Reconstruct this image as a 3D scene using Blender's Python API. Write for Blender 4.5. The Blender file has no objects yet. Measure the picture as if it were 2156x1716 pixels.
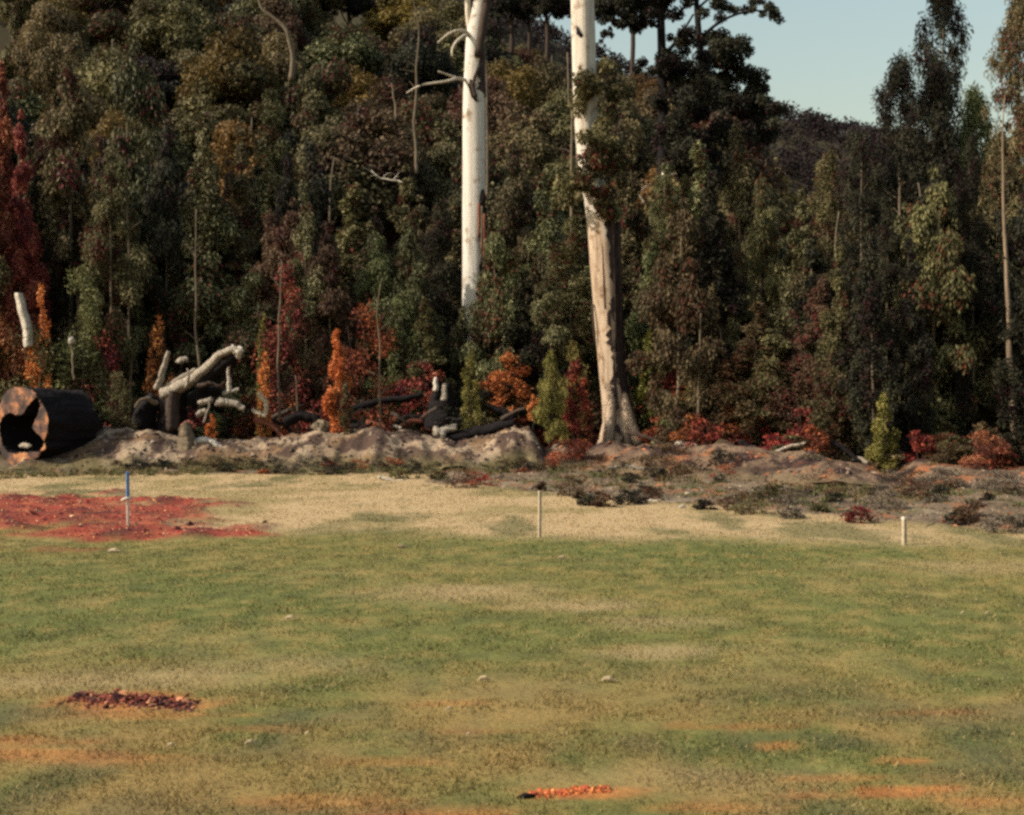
import bpy, math, random
import numpy as np
from mathutils import Vector

# ------------------------------------------------------------------ camera, sky, sun, exposure
sc = bpy.context.scene
col = sc.collection
F = 2962.0            # focal length in units of a 2156 wide picture (about 40 degrees across)
CX, HY, CH = 1078.0, 870.0, 1.7   # centre column, horizon row, eye height

cam_d = bpy.data.cameras.new('camera')
cam_d.sensor_fit = 'HORIZONTAL'
cam_d.sensor_width = 36.0
cam_d.lens = 36.0 * F / 2156.0
cam_d.shift_y = 12.0 / 2156.0
cam_d.clip_start = 0.1
cam_d.clip_end = 6000.0
cam = bpy.data.objects.new('camera', cam_d)
cam.location = (0, 0, CH)
cam.rotation_euler = (math.radians(90), 0, 0)
col.objects.link(cam)
sc.camera = cam

SUN_EL = math.radians(36)
SUN_DIR = Vector((-math.sin(math.radians(75)) * math.cos(SUN_EL), -math.cos(math.radians(75)) * math.cos(SUN_EL), math.sin(SUN_EL)))
world = bpy.data.worlds.new('World')
sc.world = world
world.use_nodes = True
wn = world.node_tree.nodes
wl = world.node_tree.links
sky = wn.new('ShaderNodeTexSky')
sky.sky_type = 'NISHITA'
sky.sun_disc = False
sky.sun_elevation = SUN_EL
sky.sun_rotation = math.atan2(SUN_DIR.x, SUN_DIR.y)
sky.air_density = 2.05
sky.dust_density = 3.0
sky.ozone_density = 1.0
wl.new(sky.outputs[0], wn['Background'].inputs[0])
wn['Background'].inputs[1].default_value = 0.12

sun_d = bpy.data.lights.new('sun', 'SUN')
sun_d.energy = 4.8
sun_d.angle = math.radians(0.53)
sun_d.color = (1.0, 0.885, 0.73)
sun = bpy.data.objects.new('sun', sun_d)
sun.rotation_euler = SUN_DIR.to_track_quat('Z', 'Y').to_euler()
sun.location = (-30, -10, 40)
col.objects.link(sun)

sc.view_settings.view_transform = 'Standard'
sc.view_settings.look = 'None'
sc.view_settings.exposure = 0.45
sc.view_settings.gamma = 1.0
sc.view_settings.use_curve_mapping = False
sc.render.engine = 'CYCLES'
sc.cycles.max_bounces = 4
sc.cycles.diffuse_bounces = 2
sc.cycles.glossy_bounces = 2
sc.cycles.transmission_bounces = 2
sc.cycles.filter_width = 2.9
sc.cycles.use_denoising = False
sc.cycles.caustics_reflective = False
sc.cycles.caustics_refractive = False

rng = np.random.default_rng(11)
random.seed(11)

# ------------------------------------------------------------------ helpers
def P(x, y, d):
    return np.array([(x - CX) / F * d, d, CH + (HY - y) / F * d])

def S(a, b, v):
    t = np.clip((np.asarray(v, float) - a) / (b - a), 0, 1)
    return t * t * (3 - 2 * t)

def hash2(i, j, s):
    h = (i * 374761393 + j * 668265263 + s * 982451653) & 0xFFFFFFFF
    h = ((h ^ (h >> 13)) * 1274126177) & 0xFFFFFFFF
    return ((h ^ (h >> 16)) & 0xFFFFFF) / float(0xFFFFFF)

def vn(x, y, s=0):
    x = np.asarray(x, float); y = np.asarray(y, float)
    i = np.floor(x).astype(np.int64); j = np.floor(y).astype(np.int64)
    u = x - i; v = y - j
    u = u * u * (3 - 2 * u); v = v * v * (3 - 2 * v)
    a = hash2(i, j, s); b = hash2(i + 1, j, s); c = hash2(i, j + 1, s); d = hash2(i + 1, j + 1, s)
    return (a * (1 - u) + b * u) * (1 - v) + (c * (1 - u) + d * u) * v

def fbm(x, y, s=0, o=4):
    r = 0; a = 0.5; t = 0
    for k in range(o):
        r = r + a * vn(np.asarray(x) * 2 ** k, np.asarray(y) * 2 ** k, s + k * 17)
        t += a; a *= 0.55
    return r / t

def unit(v):
    return v / np.maximum(np.linalg.norm(v, axis=-1, keepdims=True), 1e-9)

def mesh_np(name, verts, faces, mats, fattr=None, smooth=False, midx=None, vcol=None):
    """faces: (n,k) int array, all with k corners, or list of lists"""
    me = bpy.data.meshes.new(name)
    verts = np.asarray(verts, np.float32)
    if isinstance(faces, np.ndarray):
        n, k = faces.shape
        me.vertices.add(len(verts)); me.vertices.foreach_set('co', verts.ravel())
        me.loops.add(n * k); me.loops.foreach_set('vertex_index', faces.astype(np.int32).ravel())
        me.polygons.add(n)
        me.polygons.foreach_set('loop_start', np.arange(0, n * k, k, dtype=np.int32))
        me.polygons.foreach_set('loop_total', np.full(n, k, np.int32))
    else:
        me.from_pydata([tuple(v) for v in verts], [], faces)
        n = len(faces)
    if midx is not None:
        me.polygons.foreach_set('material_index', np.asarray(midx, np.int32))
    me.polygons.foreach_set('use_smooth', np.full(n, smooth, bool))
    me.update(calc_edges=True)
    me.validate()
    if fattr is not None:
        at = me.attributes.new('tint', 'FLOAT', 'FACE')
        at.data.foreach_set('value', np.asarray(fattr, np.float32))
    if vcol is not None:
        at = me.attributes.new('pigment', 'FLOAT_COLOR', 'POINT')
        c = np.ones((len(verts), 4), np.float32); c[:, :3] = vcol
        at.data.foreach_set('color', c.ravel())
    for m in (mats if isinstance(mats, (list, tuple)) else [mats]):
        me.materials.append(m)
    return me

def link(name, data, parent=None, loc=None):
    o = bpy.data.objects.new(name, data)
    col.objects.link(o)
    if parent is not None: o.parent = parent
    if loc is not None: o.location = loc
    return o

def tag(o, label, cat, group=None):
    o['label'] = label; o['category'] = cat
    if group: o['group'] = group
    return o

def struct(o, kind='structure', label=None, cat=None):
    o['kind'] = kind
    if label: o['label'] = label
    if cat: o['category'] = cat
    return o

class MB:
    """collects tubes / blobs into one mesh"""
    def __init__(s): s.v = []; s.f = []; s.m = []; s.n = 0
    def add(s, v, f, m=0):
        s.v.append(np.asarray(v, float)); s.f += [[i + s.n for i in q] for q in f]
        s.m += [m] * len(f); s.n += len(v)
    def tube(s, path, rad, seg=8, m=0, rough=0.0, seed=0, cap=True, flute=0.0):
        path = np.asarray(path, float); rad = np.asarray(rad, float)
        n = len(path); r = np.random.default_rng(seed)
        tan = unit(np.gradient(path, axis=0))
        ref = np.array([0.3, 1.0, 0.1]); 
        if abs(np.dot(tan[0], unit(ref))) > 0.9: ref = np.array([1.0, 0.2, 0.3])
        V = []
        ph = r.random() * 6
        ridge = r.normal(0, .6, seg); drift = np.cumsum(r.normal(0, .35, (n, seg)), axis=0) / math.sqrt(n) if n > 2 else np.zeros((n, seg))
        drift = np.clip(ridge + drift * 1.2, -1.4, 1.4)
        for i in range(n):
            a = unit(np.cross(tan[i], ref)); b = np.cross(tan[i], a)
            th = np.linspace(0, 2 * np.pi, seg, endpoint=False)
            rr = rad[i] * (1 + rough * (drift[i] + .35 * (r.random(seg) - 0.5)) + flute * np.sin(th * 5 + ph))
            V.append(path[i] + np.outer(rr * np.cos(th), a) + np.outer(rr * np.sin(th), b))
        V = np.concatenate(V)
        Fc = []
        for i in range(n - 1):
            for j in range(seg):
                k = (j + 1) % seg
                Fc.append([i * seg + j, i * seg + k, (i + 1) * seg + k, (i + 1) * seg + j])
        if cap:
            Fc.append(list(range(seg - 1, -1, -1))); Fc.append([(n - 1) * seg + j for j in range(seg)])
        s.add(V, Fc, m)
    def mesh(s, name, mats, smooth=True, origin=None):
        v = np.concatenate(s.v)
        if origin is not None: v = v - np.asarray(origin)
        me = mesh_np(name, v, s.f, mats, smooth=smooth, midx=s.m)
        return me

def curve(pts, n, wob=0.0, seed=0):
    """smooth resample of a control polyline"""
    pts = np.asarray(pts, float); r = np.random.default_rng(seed)
    t = np.concatenate([[0], np.cumsum(np.linalg.norm(np.diff(pts, axis=0), axis=1))]); t /= t[-1]
    u = np.linspace(0, 1, n)
    out = np.stack([np.interp(u, t, pts[:, k]) for k in range(pts.shape[1])], 1)
    for _ in range(2):
        o2 = out.copy(); o2[1:-1] = (out[:-2] + 2 * out[1:-1] + out[2:]) / 4; out = o2
    if wob:
        w = np.zeros_like(out); w[1:-1] = r.normal(0, wob * 3.2, out[1:-1].shape)
        for _ in range(4): w[1:-1] = (w[:-2] + 2 * w[1:-1] + w[2:]) / 4
        out = out + w
    return out

# ------------------------------------------------------------------ materials
def new_mat(name):
    m = bpy.data.materials.new(name); m.use_nodes = True
    nt = m.node_tree
    return m, nt.nodes, nt.links, nt.nodes['Principled BSDF']

def ramp(nodes, stops):
    r = nodes.new('ShaderNodeValToRGB')
    e = r.color_ramp.elements
    while len(e) < len(stops): e.new(0.5)
    for el, (p, c) in zip(e, stops):
        el.position = p; el.color = (*c, 1)
    return r

def noise(nodes, links, scale, detail=5, rough=0.6, coord=None, dist=0.0):
    n = nodes.new('ShaderNodeTexNoise')
    n.inputs['Scale'].default_value = scale; n.inputs['Detail'].default_value = detail
    n.inputs['Roughness'].default_value = rough; n.inputs['Distortion'].default_value = dist
    if coord is not None: links.new(coord, n.inputs['Vector'])
    return n

def leaf_mat(name, c0, c1, c2, trans=0.22, rough=0.6, spec=0.15, var=0.3, dead=None, hue=.5):
    m, N, L, b = new_mat(name)
    at = N.new('ShaderNodeAttribute'); at.attribute_name = 'tint'
    rp = ramp(N, ([(0.0, dead), (0.19, dead), (0.22, c0)] if dead else [(0.05, c0)]) + [(0.5, c1), (0.95, c2)])
    L.new(at.outputs['Fac'], rp.inputs[0])
    oi = N.new('ShaderNodeObjectInfo')
    mr = N.new('ShaderNodeMapRange'); mr.inputs[3].default_value = 1 - var; mr.inputs[4].default_value = 1 + var
    L.new(oi.outputs['Random'], mr.inputs[0])
    ml = N.new('ShaderNodeMath'); ml.operation = 'MULTIPLY'; ml.inputs[1].default_value = 7.31
    fr = N.new('ShaderNodeMath'); fr.operation = 'FRACT'
    L.new(oi.outputs['Random'], ml.inputs[0]); L.new(ml.outputs[0], fr.inputs[0])
    mh = N.new('ShaderNodeMapRange'); mh.inputs[3].default_value = .5 - .024 * hue * 2; mh.inputs[4].default_value = .5 + .016 * hue * 2
    L.new(fr.outputs[0], mh.inputs[0])
    hs = N.new('ShaderNodeHueSaturation')
    L.new(mr.outputs[0], hs.inputs['Value']); L.new(mh.outputs[0], hs.inputs['Hue']); L.new(rp.outputs[0], hs.inputs['Color'])
    L.new(hs.outputs[0], b.inputs['Base Color'])
    b.inputs['Roughness'].default_value = rough
    b.inputs['Specular IOR Level'].default_value = spec
    tr = N.new('ShaderNodeBsdfTranslucent'); L.new(hs.outputs[0], tr.inputs[0])
    mx = N.new('ShaderNodeMixShader'); mx.inputs[0].default_value = trans
    L.new(b.outputs[0], mx.inputs[1]); L.new(tr.outputs[0], mx.inputs[2])
    L.new(mx.outputs[0], N['Material Output'].inputs[0])
    return m

DEAD = (.110, .026, .018)
LM = {
    'olive':  leaf_mat('leaf_olive', (.026, .024, .011), (.076, .068, .028), (.215, .185, .088), dead=DEAD),
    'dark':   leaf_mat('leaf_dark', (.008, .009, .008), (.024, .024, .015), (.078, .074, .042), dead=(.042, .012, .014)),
    'green':  leaf_mat('leaf_green', (.021, .024, .010), (.070, .071, .027), (.275, .260, .135), rough=.5, spec=.14, dead=DEAD),
    'hill':   leaf_mat('leaf_hill', (.036, .030, .013), (.100, .084, .036), (.215, .172, .080), dead=(.06, .03, .018)),
    'gold':   leaf_mat('leaf_gold', (.055, .037, .012), (.125, .082, .022), (.205, .130, .038)),
    'brown':  leaf_mat('leaf_brown', (.034, .022, .013), (.074, .050, .026), (.165, .115, .060), dead=(.09, .025, .015)),
    'red':    leaf_mat('leaf_red', (.060, .012, .012), (.150, .034, .022), (.380, .120, .045), dead=(.05, .04, .018)),
    'rust':   leaf_mat('leaf_rust', (.080, .018, .012), (.240, .062, .020), (.540, .210, .070), dead=(.05, .04, .018)),
    'orange': leaf_mat('leaf_orange', (.300, .070, .022), (.560, .180, .055), (.720, .330, .120), var=.08, hue=.1),
    'crimson': leaf_mat('leaf_crimson', (.080, .014, .016), (.200, .042, .030), (.560, .230, .120), dead=(.05, .02, .02)),
    'lime':   leaf_mat('leaf_lime', (.075, .075, .018), (.180, .170, .042), (.300, .265, .085), var=.2),
    'fresh':  leaf_mat('leaf_fresh', (.050, .062, .022), (.120, .132, .052), (.240, .245, .115), var=.2),
    'grey':   leaf_mat('leaf_grey', (.060, .048, .034), (.130, .105, .075), (.230, .190, .140)),
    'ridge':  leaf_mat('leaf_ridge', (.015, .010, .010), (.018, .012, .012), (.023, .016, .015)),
}

def bark_mat(name, cols, scale=(6, 6, 1.2), bump=0.4, rough=0.85):
    m, N, L, b = new_mat(name)
    tc = N.new('ShaderNodeTexCoord'); mp = N.new('ShaderNodeMapping')
    mp.inputs['Scale'].default_value = scale
    L.new(tc.outputs['Object'], mp.inputs[0])
    n = noise(N, L, 2.0, 7, 0.62, mp.outputs[0], 0.6)
    rp = ramp(N, cols); L.new(n.outputs[0], rp.inputs[0])
    L.new(rp.outputs[0], b.inputs['Base Color'])
    b.inputs['Roughness'].default_value = rough; b.inputs['Specular IOR Level'].default_value = 0.2
    n2 = noise(N, L, 7.0, 5, 0.6, mp.outputs[0])
    bp = N.new('ShaderNodeBump'); bp.inputs['Strength'].default_value = bump; bp.inputs['Distance'].default_value = 0.03
    L.new(n2.outputs[0], bp.inputs['Height']); L.new(bp.outputs[0], b.inputs['Normal'])
    return m

M_pale = bark_mat('bark_pale', [(.25, (.26, .21, .15)), (.5, (.48, .42, .33)), (.75, (.62, .56, .46))])
M_thin = bark_mat('bark_thin', [(.25, (.05, .038, .026)), (.5, (.13, .10, .066)), (.8, (.27, .21, .145))], (8, 8, 1))
M_brown = bark_mat('bark_brown', [(.25, (.020, .013, .011)), (.55, (.050, .034, .026)), (.8, (.11, .078, .055))], (8, 8, 1.2))
M_grey = bark_mat('weathered_wood', [(.30, (.045, .034, .028)), (.42, (.20, .165, .13)), (.55, (.36, .31, .25)), (.8, (.52, .47, .39))], (9, 9, 9), .9)
M_char = bark_mat('charred_wood', [(.35, (.003, .0025, .003)), (.6, (.010, .007, .008)), (.78, (.05, .028, .022))], (7, 7, 7), 1.0)
M_bone = bark_mat('bleached_wood', [(.25, (.18, .145, .11)), (.42, (.42, .37, .30)), (.7, (.62, .57, .49))], (8, 8, 8), .8)
M_bark_shade = bark_mat('fibrous_bark_and_shade', [(.3, (.014, .009, .010)), (.55, (.050, .032, .030)), (.8, (.13, .09, .075))], (9, 9, 1.5), .8)
M_tan = bark_mat('bark_tan', [(.25, (.07, .05, .036)), (.5, (.19, .14, .095)), (.8, (.33, .255, .18))], (6, 6, 1))
M_redw = bark_mat('red_wood', [(.2, (.07, .02, .015)), (.5, (.17, .055, .035)), (.8, (.30, .13, .07))], (7, 7, 1.2))

def big_bark(name, z0, z1, upper, lower):
    """smooth pale gum bark with a rough fibrous stocking below, ragged boundary between z0 and z1"""
    m, N, L, b = new_mat(name)
    geo = N.new('ShaderNodeNewGeometry'); sep = N.new('ShaderNodeSeparateXYZ')
    L.new(geo.outputs['Position'], sep.inputs[0])
    mp = N.new('ShaderNodeMapping'); mp.inputs['Scale'].default_value = (3.0, 3.0, 0.22)
    L.new(geo.outputs['Position'], mp.inputs[0])
    n1 = noise(N, L, 1.6, 7, 0.62, mp.outputs[0], 0.5)
    up = ramp(N, upper); L.new(n1.outputs[0], up.inputs[0])
    mp2 = N.new('ShaderNodeMapping'); mp2.inputs['Scale'].default_value = (5.0, 5.0, 0.35)
    L.new(geo.outputs['Position'], mp2.inputs[0])
    n2 = noise(N, L, 2.4, 8, 0.7, mp2.outputs[0], 0.8)
    lo = ramp(N, lower); L.new(n2.outputs[0], lo.inputs[0])
    # ragged edge
    mp3 = N.new('ShaderNodeMapping'); mp3.inputs['Scale'].default_value = (2.2, 2.2, 0.25)
    L.new(geo.outputs['Position'], mp3.inputs[0])
    n3 = noise(N, L, 2.0, 4, 0.6, mp3.outputs[0])
    ad = N.new('ShaderNodeMath'); ad.operation = 'MULTIPLY_ADD'; ad.inputs[1].default_value = (z1 - z0) * 2.2
    L.new(n3.outputs[0], ad.inputs[0]); L.new(sep.outputs[2], ad.inputs[2])
    mr = N.new('ShaderNodeMapRange'); mid = (z0 + z1) / 2 + (z1 - z0) * 1.1
    mr.inputs[1].default_value = mid - 0.25; mr.inputs[2].default_value = mid + 0.25
    L.new(ad.outputs[0], mr.inputs[0])
    mx = N.new('ShaderNodeMix'); mx.data_type = 'RGBA'
    L.new(mr.outputs[0], mx.inputs[0]); L.new(lo.outputs[0], mx.inputs[6]); L.new(up.outputs[0], mx.inputs[7])
    # small scattered marks: dark knots
    n4 = noise(N, L, 3.2, 3, 0.5, geo.outputs['Position'])
    kr = ramp(N, [(.56, (1, 1, 1)), (.66, (.74, .68, .62)), (.74, (.42, .34, .28))]); L.new(n4.outputs[0], kr.inputs[0])
    mm = N.new('ShaderNodeMix'); mm.data_type = 'RGBA'; mm.blend_type = 'MULTIPLY'; mm.inputs[0].default_value = 1
    L.new(mx.outputs[2], mm.inputs[6]); L.new(kr.outputs[0], mm.inputs[7])
    L.new(mm.outputs[2], b.inputs['Base Color'])
    b.inputs['Roughness'].default_value = 0.75; b.inputs['Specular IOR Level'].default_value = 0.2
    bp = N.new('ShaderNodeBump'); bp.inputs['Strength'].default_value = 0.5; bp.inputs['Distance'].default_value = 0.05
    L.new(n2.outputs[0], bp.inputs['Height']); L.new(bp.outputs[0], b.inputs['Normal'])
    return m

def pigment_mat(name, fine=28.0, bump=0.6, dist=0.03, lo=0.85, hi=1.35, rough=0.95):
    """colour stored per vertex, broken up with fine procedural noise"""
    m, N, L, b = new_mat(name)
    at = N.new('ShaderNodeAttribute'); at.attribute_name = 'pigment'
    geo = N.new('ShaderNodeNewGeometry')
    n1 = noise(N, L, fine, 6, 0.7, geo.outputs['Position'])
    mr = N.new('ShaderNodeMapRange'); mr.inputs[1].default_value = .3; mr.inputs[2].default_value = .7
    mr.inputs[3].default_value = lo; mr.inputs[4].default_value = hi
    L.new(n1.outputs[0], mr.inputs[0])
    hs = N.new('ShaderNodeHueSaturation'); L.new(mr.outputs[0], hs.inputs['Value']); L.new(at.outputs['Color'], hs.inputs['Color'])
    L.new(hs.outputs[0], b.inputs['Base Color'])
    b.inputs['Roughness'].default_value = rough; b.inputs['Specular IOR Level'].default_value = 0.1
    n2 = noise(N, L, fine * 0.5, 6, 0.65, geo.outputs['Position'])
    bp = N.new('ShaderNodeBump'); bp.inputs['Strength'].default_value = bump; bp.inputs['Distance'].default_value = dist
    L.new(n2.outputs[0], bp.inputs['Height']); L.new(bp.outputs[0], b.inputs['Normal'])
    return m

M_ground = pigment_mat('field_ground')
M_bank = pigment_mat('bank_earth', 14.0, 0.9, 0.06, 0.6, 1.35)

def blade_mat(name):
    m, N, L, b = new_mat(name)
    at = N.new('ShaderNodeAttribute'); at.attribute_name = 'pigment'
    L.new(at.outputs['Color'], b.inputs['Base Color'])
    b.inputs['Roughness'].default_value = 0.7; b.inputs['Specular IOR Level'].default_value = 0.15
    tr = N.new('ShaderNodeBsdfTranslucent'); L.new(at.outputs['Color'], tr.inputs[0])
    mx = N.new('ShaderNodeMixShader'); mx.inputs[0].default_value = 0.3
    L.new(b.outputs[0], mx.inputs[1]); L.new(tr.outputs[0], mx.inputs[2])
    L.new(mx.outputs[0], N['Material Output'].inputs[0])
    return m
M_blade = blade_mat('grass_blades')

def plain_mat(name, c0, c1, scale=9, rough=.8):
    m, N, L, b = new_mat(name)
    tc = N.new('ShaderNodeTexCoord')
    n = noise(N, L, scale, 5, .6, tc.outputs['Object'])
    rp = ramp(N, [(.35, c0), (.65, c1)]); L.new(n.outputs[0], rp.inputs[0]); L.new(rp.outputs[0], b.inputs['Base Color'])
    b.inputs['Roughness'].default_value = rough
    return m
M_blue = plain_mat('blue_paint', (.045, .13, .30), (.07, .19, .40), 14, .5)
M_white = plain_mat('white_paint', (.42, .36, .28), (.58, .52, .44), 14, .6)
M_stake = plain_mat('raw_timber', (.27, .22, .15), (.42, .35, .25), 12, .8)
M_stone = plain_mat('pale_stone', (.26, .20, .12), (.40, .32, .20), 10, .9)

# ------------------------------------------------------------------ terrain
def yb(X):      # centre line of the bulldozed bank
    X = np.asarray(X, float)
    return 40.0 - 0.70 * np.maximum(X, 0) * S(-1, 5, X) 

def ground(X, Y):
    X = np.asarray(X, float); Y = np.asarray(Y, float)
    z = 0.14 * S(22, 39, Y) * (1 - 0.85 * S(-4, 9, X))
    z = z + 0.06 * (vn(X * .22 + 5, Y * .22, 3) - .5) + 0.02 * (vn(X * 1.1, Y * 1.1, 4) - .5)
    b = yb(X)
    z = z + 0.40 * S(b - 0.5, b + 2.5, Y) + 0.25 * (vn(X * .5, Y * .5, 9) - .5) * S(b + 1, b + 4, Y)
    hill = np.clip(30 - 0.5 * X, 5, 54)
    z = z + hill * S(48, 160, Y) * (1 - 0.55 * S(185, 300, Y))
    ridge = np.clip(117 - 0.26 * X, 40, 122)
    z = z + ridge * np.exp(-((Y - 470) / 130.0) ** 2) * S(200, 330, Y)
    z = z + 5 * (fbm(X / 40, Y / 40, 21) - .5) * S(90, 160, Y)
    return z

# patches of bare red earth and the like, as world discs (X, Y, rx, ry, strength)
def W(x, y):   # point of the flat field seen at that place in the picture
    d = F * CH / (y - HY)
    for _ in range(6):
        z = float(ground((x - CX) / F * d, d)); d = F * (CH - z) / (y - HY)
    return (x - CX) / F * d, d

def disc(X, Y, cx, cy, rx, ry, soft=.5, seed=0, wob=.5, fr=1.6):
    n = fbm(X * fr + seed * 7.3, Y * fr, seed + 40, 3) - .5
    q = np.sqrt(((X - cx) / rx) ** 2 + ((Y - cy) / ry) ** 2) + n * wob * 2
    return 1 - S(1 - soft, 1 + soft * .4, q)

RED = []
for (x, y, rx, ry, st) in [(-40, 1078, 3.3, 4.2, 1), (130, 1090, 2.2, 3.4, 1), (235, 1120, 1.5, 1.7, 1), (330, 1128, 1.2, .9, .9), (210, 1062, 1.0, 2.2, .8),
                           (440, 1128, .85, .55, 1), (510, 1118, .5, .9, .8), (545, 1105, .4, .6, .5), (60, 1155, 1.2, .3, .5), (150, 1160, .6, .25, .5),
                           (-250, 1090, 4, 5, 1)]:
    cx, cy = W(x, y); RED.append((cx, cy, rx, ry, st))
RUST = []
for (x, y, rx, ry, st) in [(270, 1478, .55, .33, .75), (1200, 1670, .27, .075, 1.0), (1300, 1665, .16, .05, .6), (1130, 1668, .15, .05, .5), (1645, 1571, .17, .08, .65), (1890, 1602, .14, .07, .6),
                           (1870, 1668, .32, .09, .7), (1700, 1672, .2, .07, .7), (1930, 1664, .2, .06, .7), (70, 1590, .6, .16, .5), (230, 1600, .45, .14, .4), (900, 1712, .4, .12, .5),
                           (1470, 1700, .35, .1, .4), (1560, 1530, .5, .12, .35), (960, 1480, .35, .09, .35), (560, 1535, .35, .09, .3), (1990, 1500, .35, .08, .3), (330, 1505, .5, .16, .4),
                           (820, 1605, .4, .1, .3), (30, 1560, .5, .12, .45), (1010, 1540, .3, .09, .25), (1770, 1640, .4, .1, .4), (2090, 1690, .3, .1, .4), (640, 1690, .5, .12, .35)]:
    cx, cy = W(x, y); RUST.append((cx, cy, rx, ry, st))
TAN = []
for (x, y, rx, ry, st) in [(1010, 1245, .8, .7, .75), (1180, 1275, .7, .5, .8), (1260, 1280, .35, .3, .7), (1390, 1310, .6, .5, .6), (1410, 1370, .6, .4, .75), (640, 1400, .8, .5, .4),
                           (300, 1430, .9, .5, .5), (120, 1440, .8, .4, .4), (850, 1250, .7, .8, .4), (2080, 1195, 1.6, 1.0, .6), (1500, 1640, .8, .3, .3)]:
    cx, cy = W(x, y); TAN.append((cx, cy, rx, ry, st))

def mixc(a, b, t):
    return a * (1 - t[:, None]) + np.asarray(b)[None, :] * t[:, None]

def field_colour(X, Y):
    X = np.asarray(X, float).ravel(); Y = np.asarray(Y, float).ravel()
    big = fbm(X * .35, Y * .22 + 3, 5, 4); med = fbm(X * 1.3, Y * .8, 6, 4); sm = fbm(X * 5, Y * 3, 7, 3)
    c = np.zeros((len(X), 3)) + np.array([.120, .113, .035])
    c = mixc(c, (.094, .105, .031), S(.38, .60, big) * .85)
    c = mixc(c, (.215, .162, .064), S(.52, .74, med) * .42)
    fine_ = fbm(X * 13, Y * 7, 14, 3)
    c = c * (.72 + .56 * fine_)[:, None]
    c = mixc(c, (.260, .180, .066), S(.52, .76, sm) * .42)
    c = mixc(c, (.050, .056, .026), S(.44, .24, sm) * .4)
    near = S(10.5, 7.5, Y)
    c = mixc(c, (.205, .138, .050), near * S(.30, .66, .5 * med + .5 * fbm(X * 3, Y * 2, 12, 3)) * .85)
    c = mixc(c, (.060, .060, .035), near * S(.54, .30, fbm(X * 2.4, Y * 1.5, 13, 3)) * .45)
    for (cx, cy, rx, ry, st) in TAN:
        c = mixc(c, (.270, .200, .100), disc(X, Y, cx, cy, rx, ry, .9, int(cx * 10) % 9, .45) * st)
    # dry bleached strip in front of the bank
    lim = 19.3 - 1.1 * S(1, 9, X) - .7 * S(4, 9, X) + 2.2 * (fbm(X * .4, Y * .15, 31, 3) - .5) + 8.0 * S(-4.6, -9, X)
    dry = S(-1.0, 1.3, Y - lim)
    tanc = mixc(np.zeros((len(X), 3)) + np.array([.330, .240, .130]), (.235, .180, .085), S(.45, .68, fbm(X * .8, Y * .45, 33, 4)))
    tanc = mixc(tanc, (.105, .098, .042), S(.55, .70, fbm(X * .9 + 9, Y * .35, 34, 4)) * .8)
    c = c * (1 - dry[:, None]) + tanc * dry[:, None]
    # darker churned scrub ground between strip and bank on the right
    lim2 = 33.0 - 1.45 * np.clip(X + 2.0, 0, 9) - .5 * np.clip(X - 7, 0, 9) + 2.5 * (fbm(X * .5, Y * .2, 36, 3) - .5)
    lim2 = np.where(X < -2.0, 36.5, lim2)
    scr = S(-.6, 1.0, Y - lim2)
    s1 = fbm(X * 1.1, Y * .7, 37, 4)
    sc_ = mixc(np.zeros((len(X), 3)) + np.array([.115, .085, .058]), (.070, .066, .030), S(.48, .62, s1))
    sc_ = mixc(sc_, (.20, .085, .040), S(.62, .74, fbm(X * 1.6, Y, 38, 3)) * .7)
    sc_ = mixc(sc_, (.21, .165, .115), S(.58, .74, fbm(X * 1.3 + 4, Y * 1.2, 39, 4)) * .7)
    c = c * (1 - scr[:, None]) + sc_ * scr[:, None]
    # red bark and chips left
    redm = np.zeros(len(X))
    for (cx, cy, rx, ry, st) in RED:
        redm = np.maximum(redm, st * disc(X, Y, cx, cy, rx, ry, .35, int(abs(cx * 7)) % 11, .75, .9))
    redm = np.clip(redm - .8 * S(.60, .22, fbm(X * 4.5, Y * 2.6, 47, 4)) * (1.15 - redm), 0, 1)
    redc = mixc(np.zeros((len(X), 3)) + np.array([.205, .042, .028]), (.090, .024, .021), S(.48, .66, fbm(X * 2, Y * 1.6, 44, 4)))
    redc = mixc(redc, (.300, .085, .042), S(.58, .74, fbm(X * 3 + 2, Y * 2, 45, 3)) * .7)
    c = c * (1 - redm[:, None]) + redc * redm[:, None]
    rust = np.zeros(len(X))
    for (cx, cy, rx, ry, st) in RUST:
        rust = np.maximum(rust, st * (.95 if st > .9 else .8) * disc(X, Y, cx, cy, rx, ry, .6, int(abs(cx * 13 + cy)) % 13, .5, 5.0))
    rc = mixc(np.zeros((len(X), 3)) + np.array([.300, .080, .028]), (.420, .150, .045), S(.45, .6, fbm(X * 14, Y * 9, 46, 3)))
    c = c * (1 - rust[:, None]) + rc * rust[:, None]
    # forest floor
    fl = S(0, 1.6, Y - yb(X) - .3)
    c = mixc(c, (.040, .022, .016), fl)
    far = S(60, 90, Y)
    c = mixc(c, (.045, .038, .022), far)
    return c, redm, rust, scr, dry

def axis(fine_lo, fine_hi, step, lim_lo, lim_hi, g=1.16):
    a = list(np.arange(fine_lo, fine_hi, step))
    s = step; v = a[-1]
    while v < lim_hi: s = min(s * g, 9.0) if v < 620 else s * g; v += s; a.append(v)
    s = step; v = a[0]; lo = []
    while v > lim_lo: s = min(s * g, 12.0) if -200 < v else s * g; v -= s; lo.append(v)
    return np.array(lo[::-1] + a)

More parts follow.
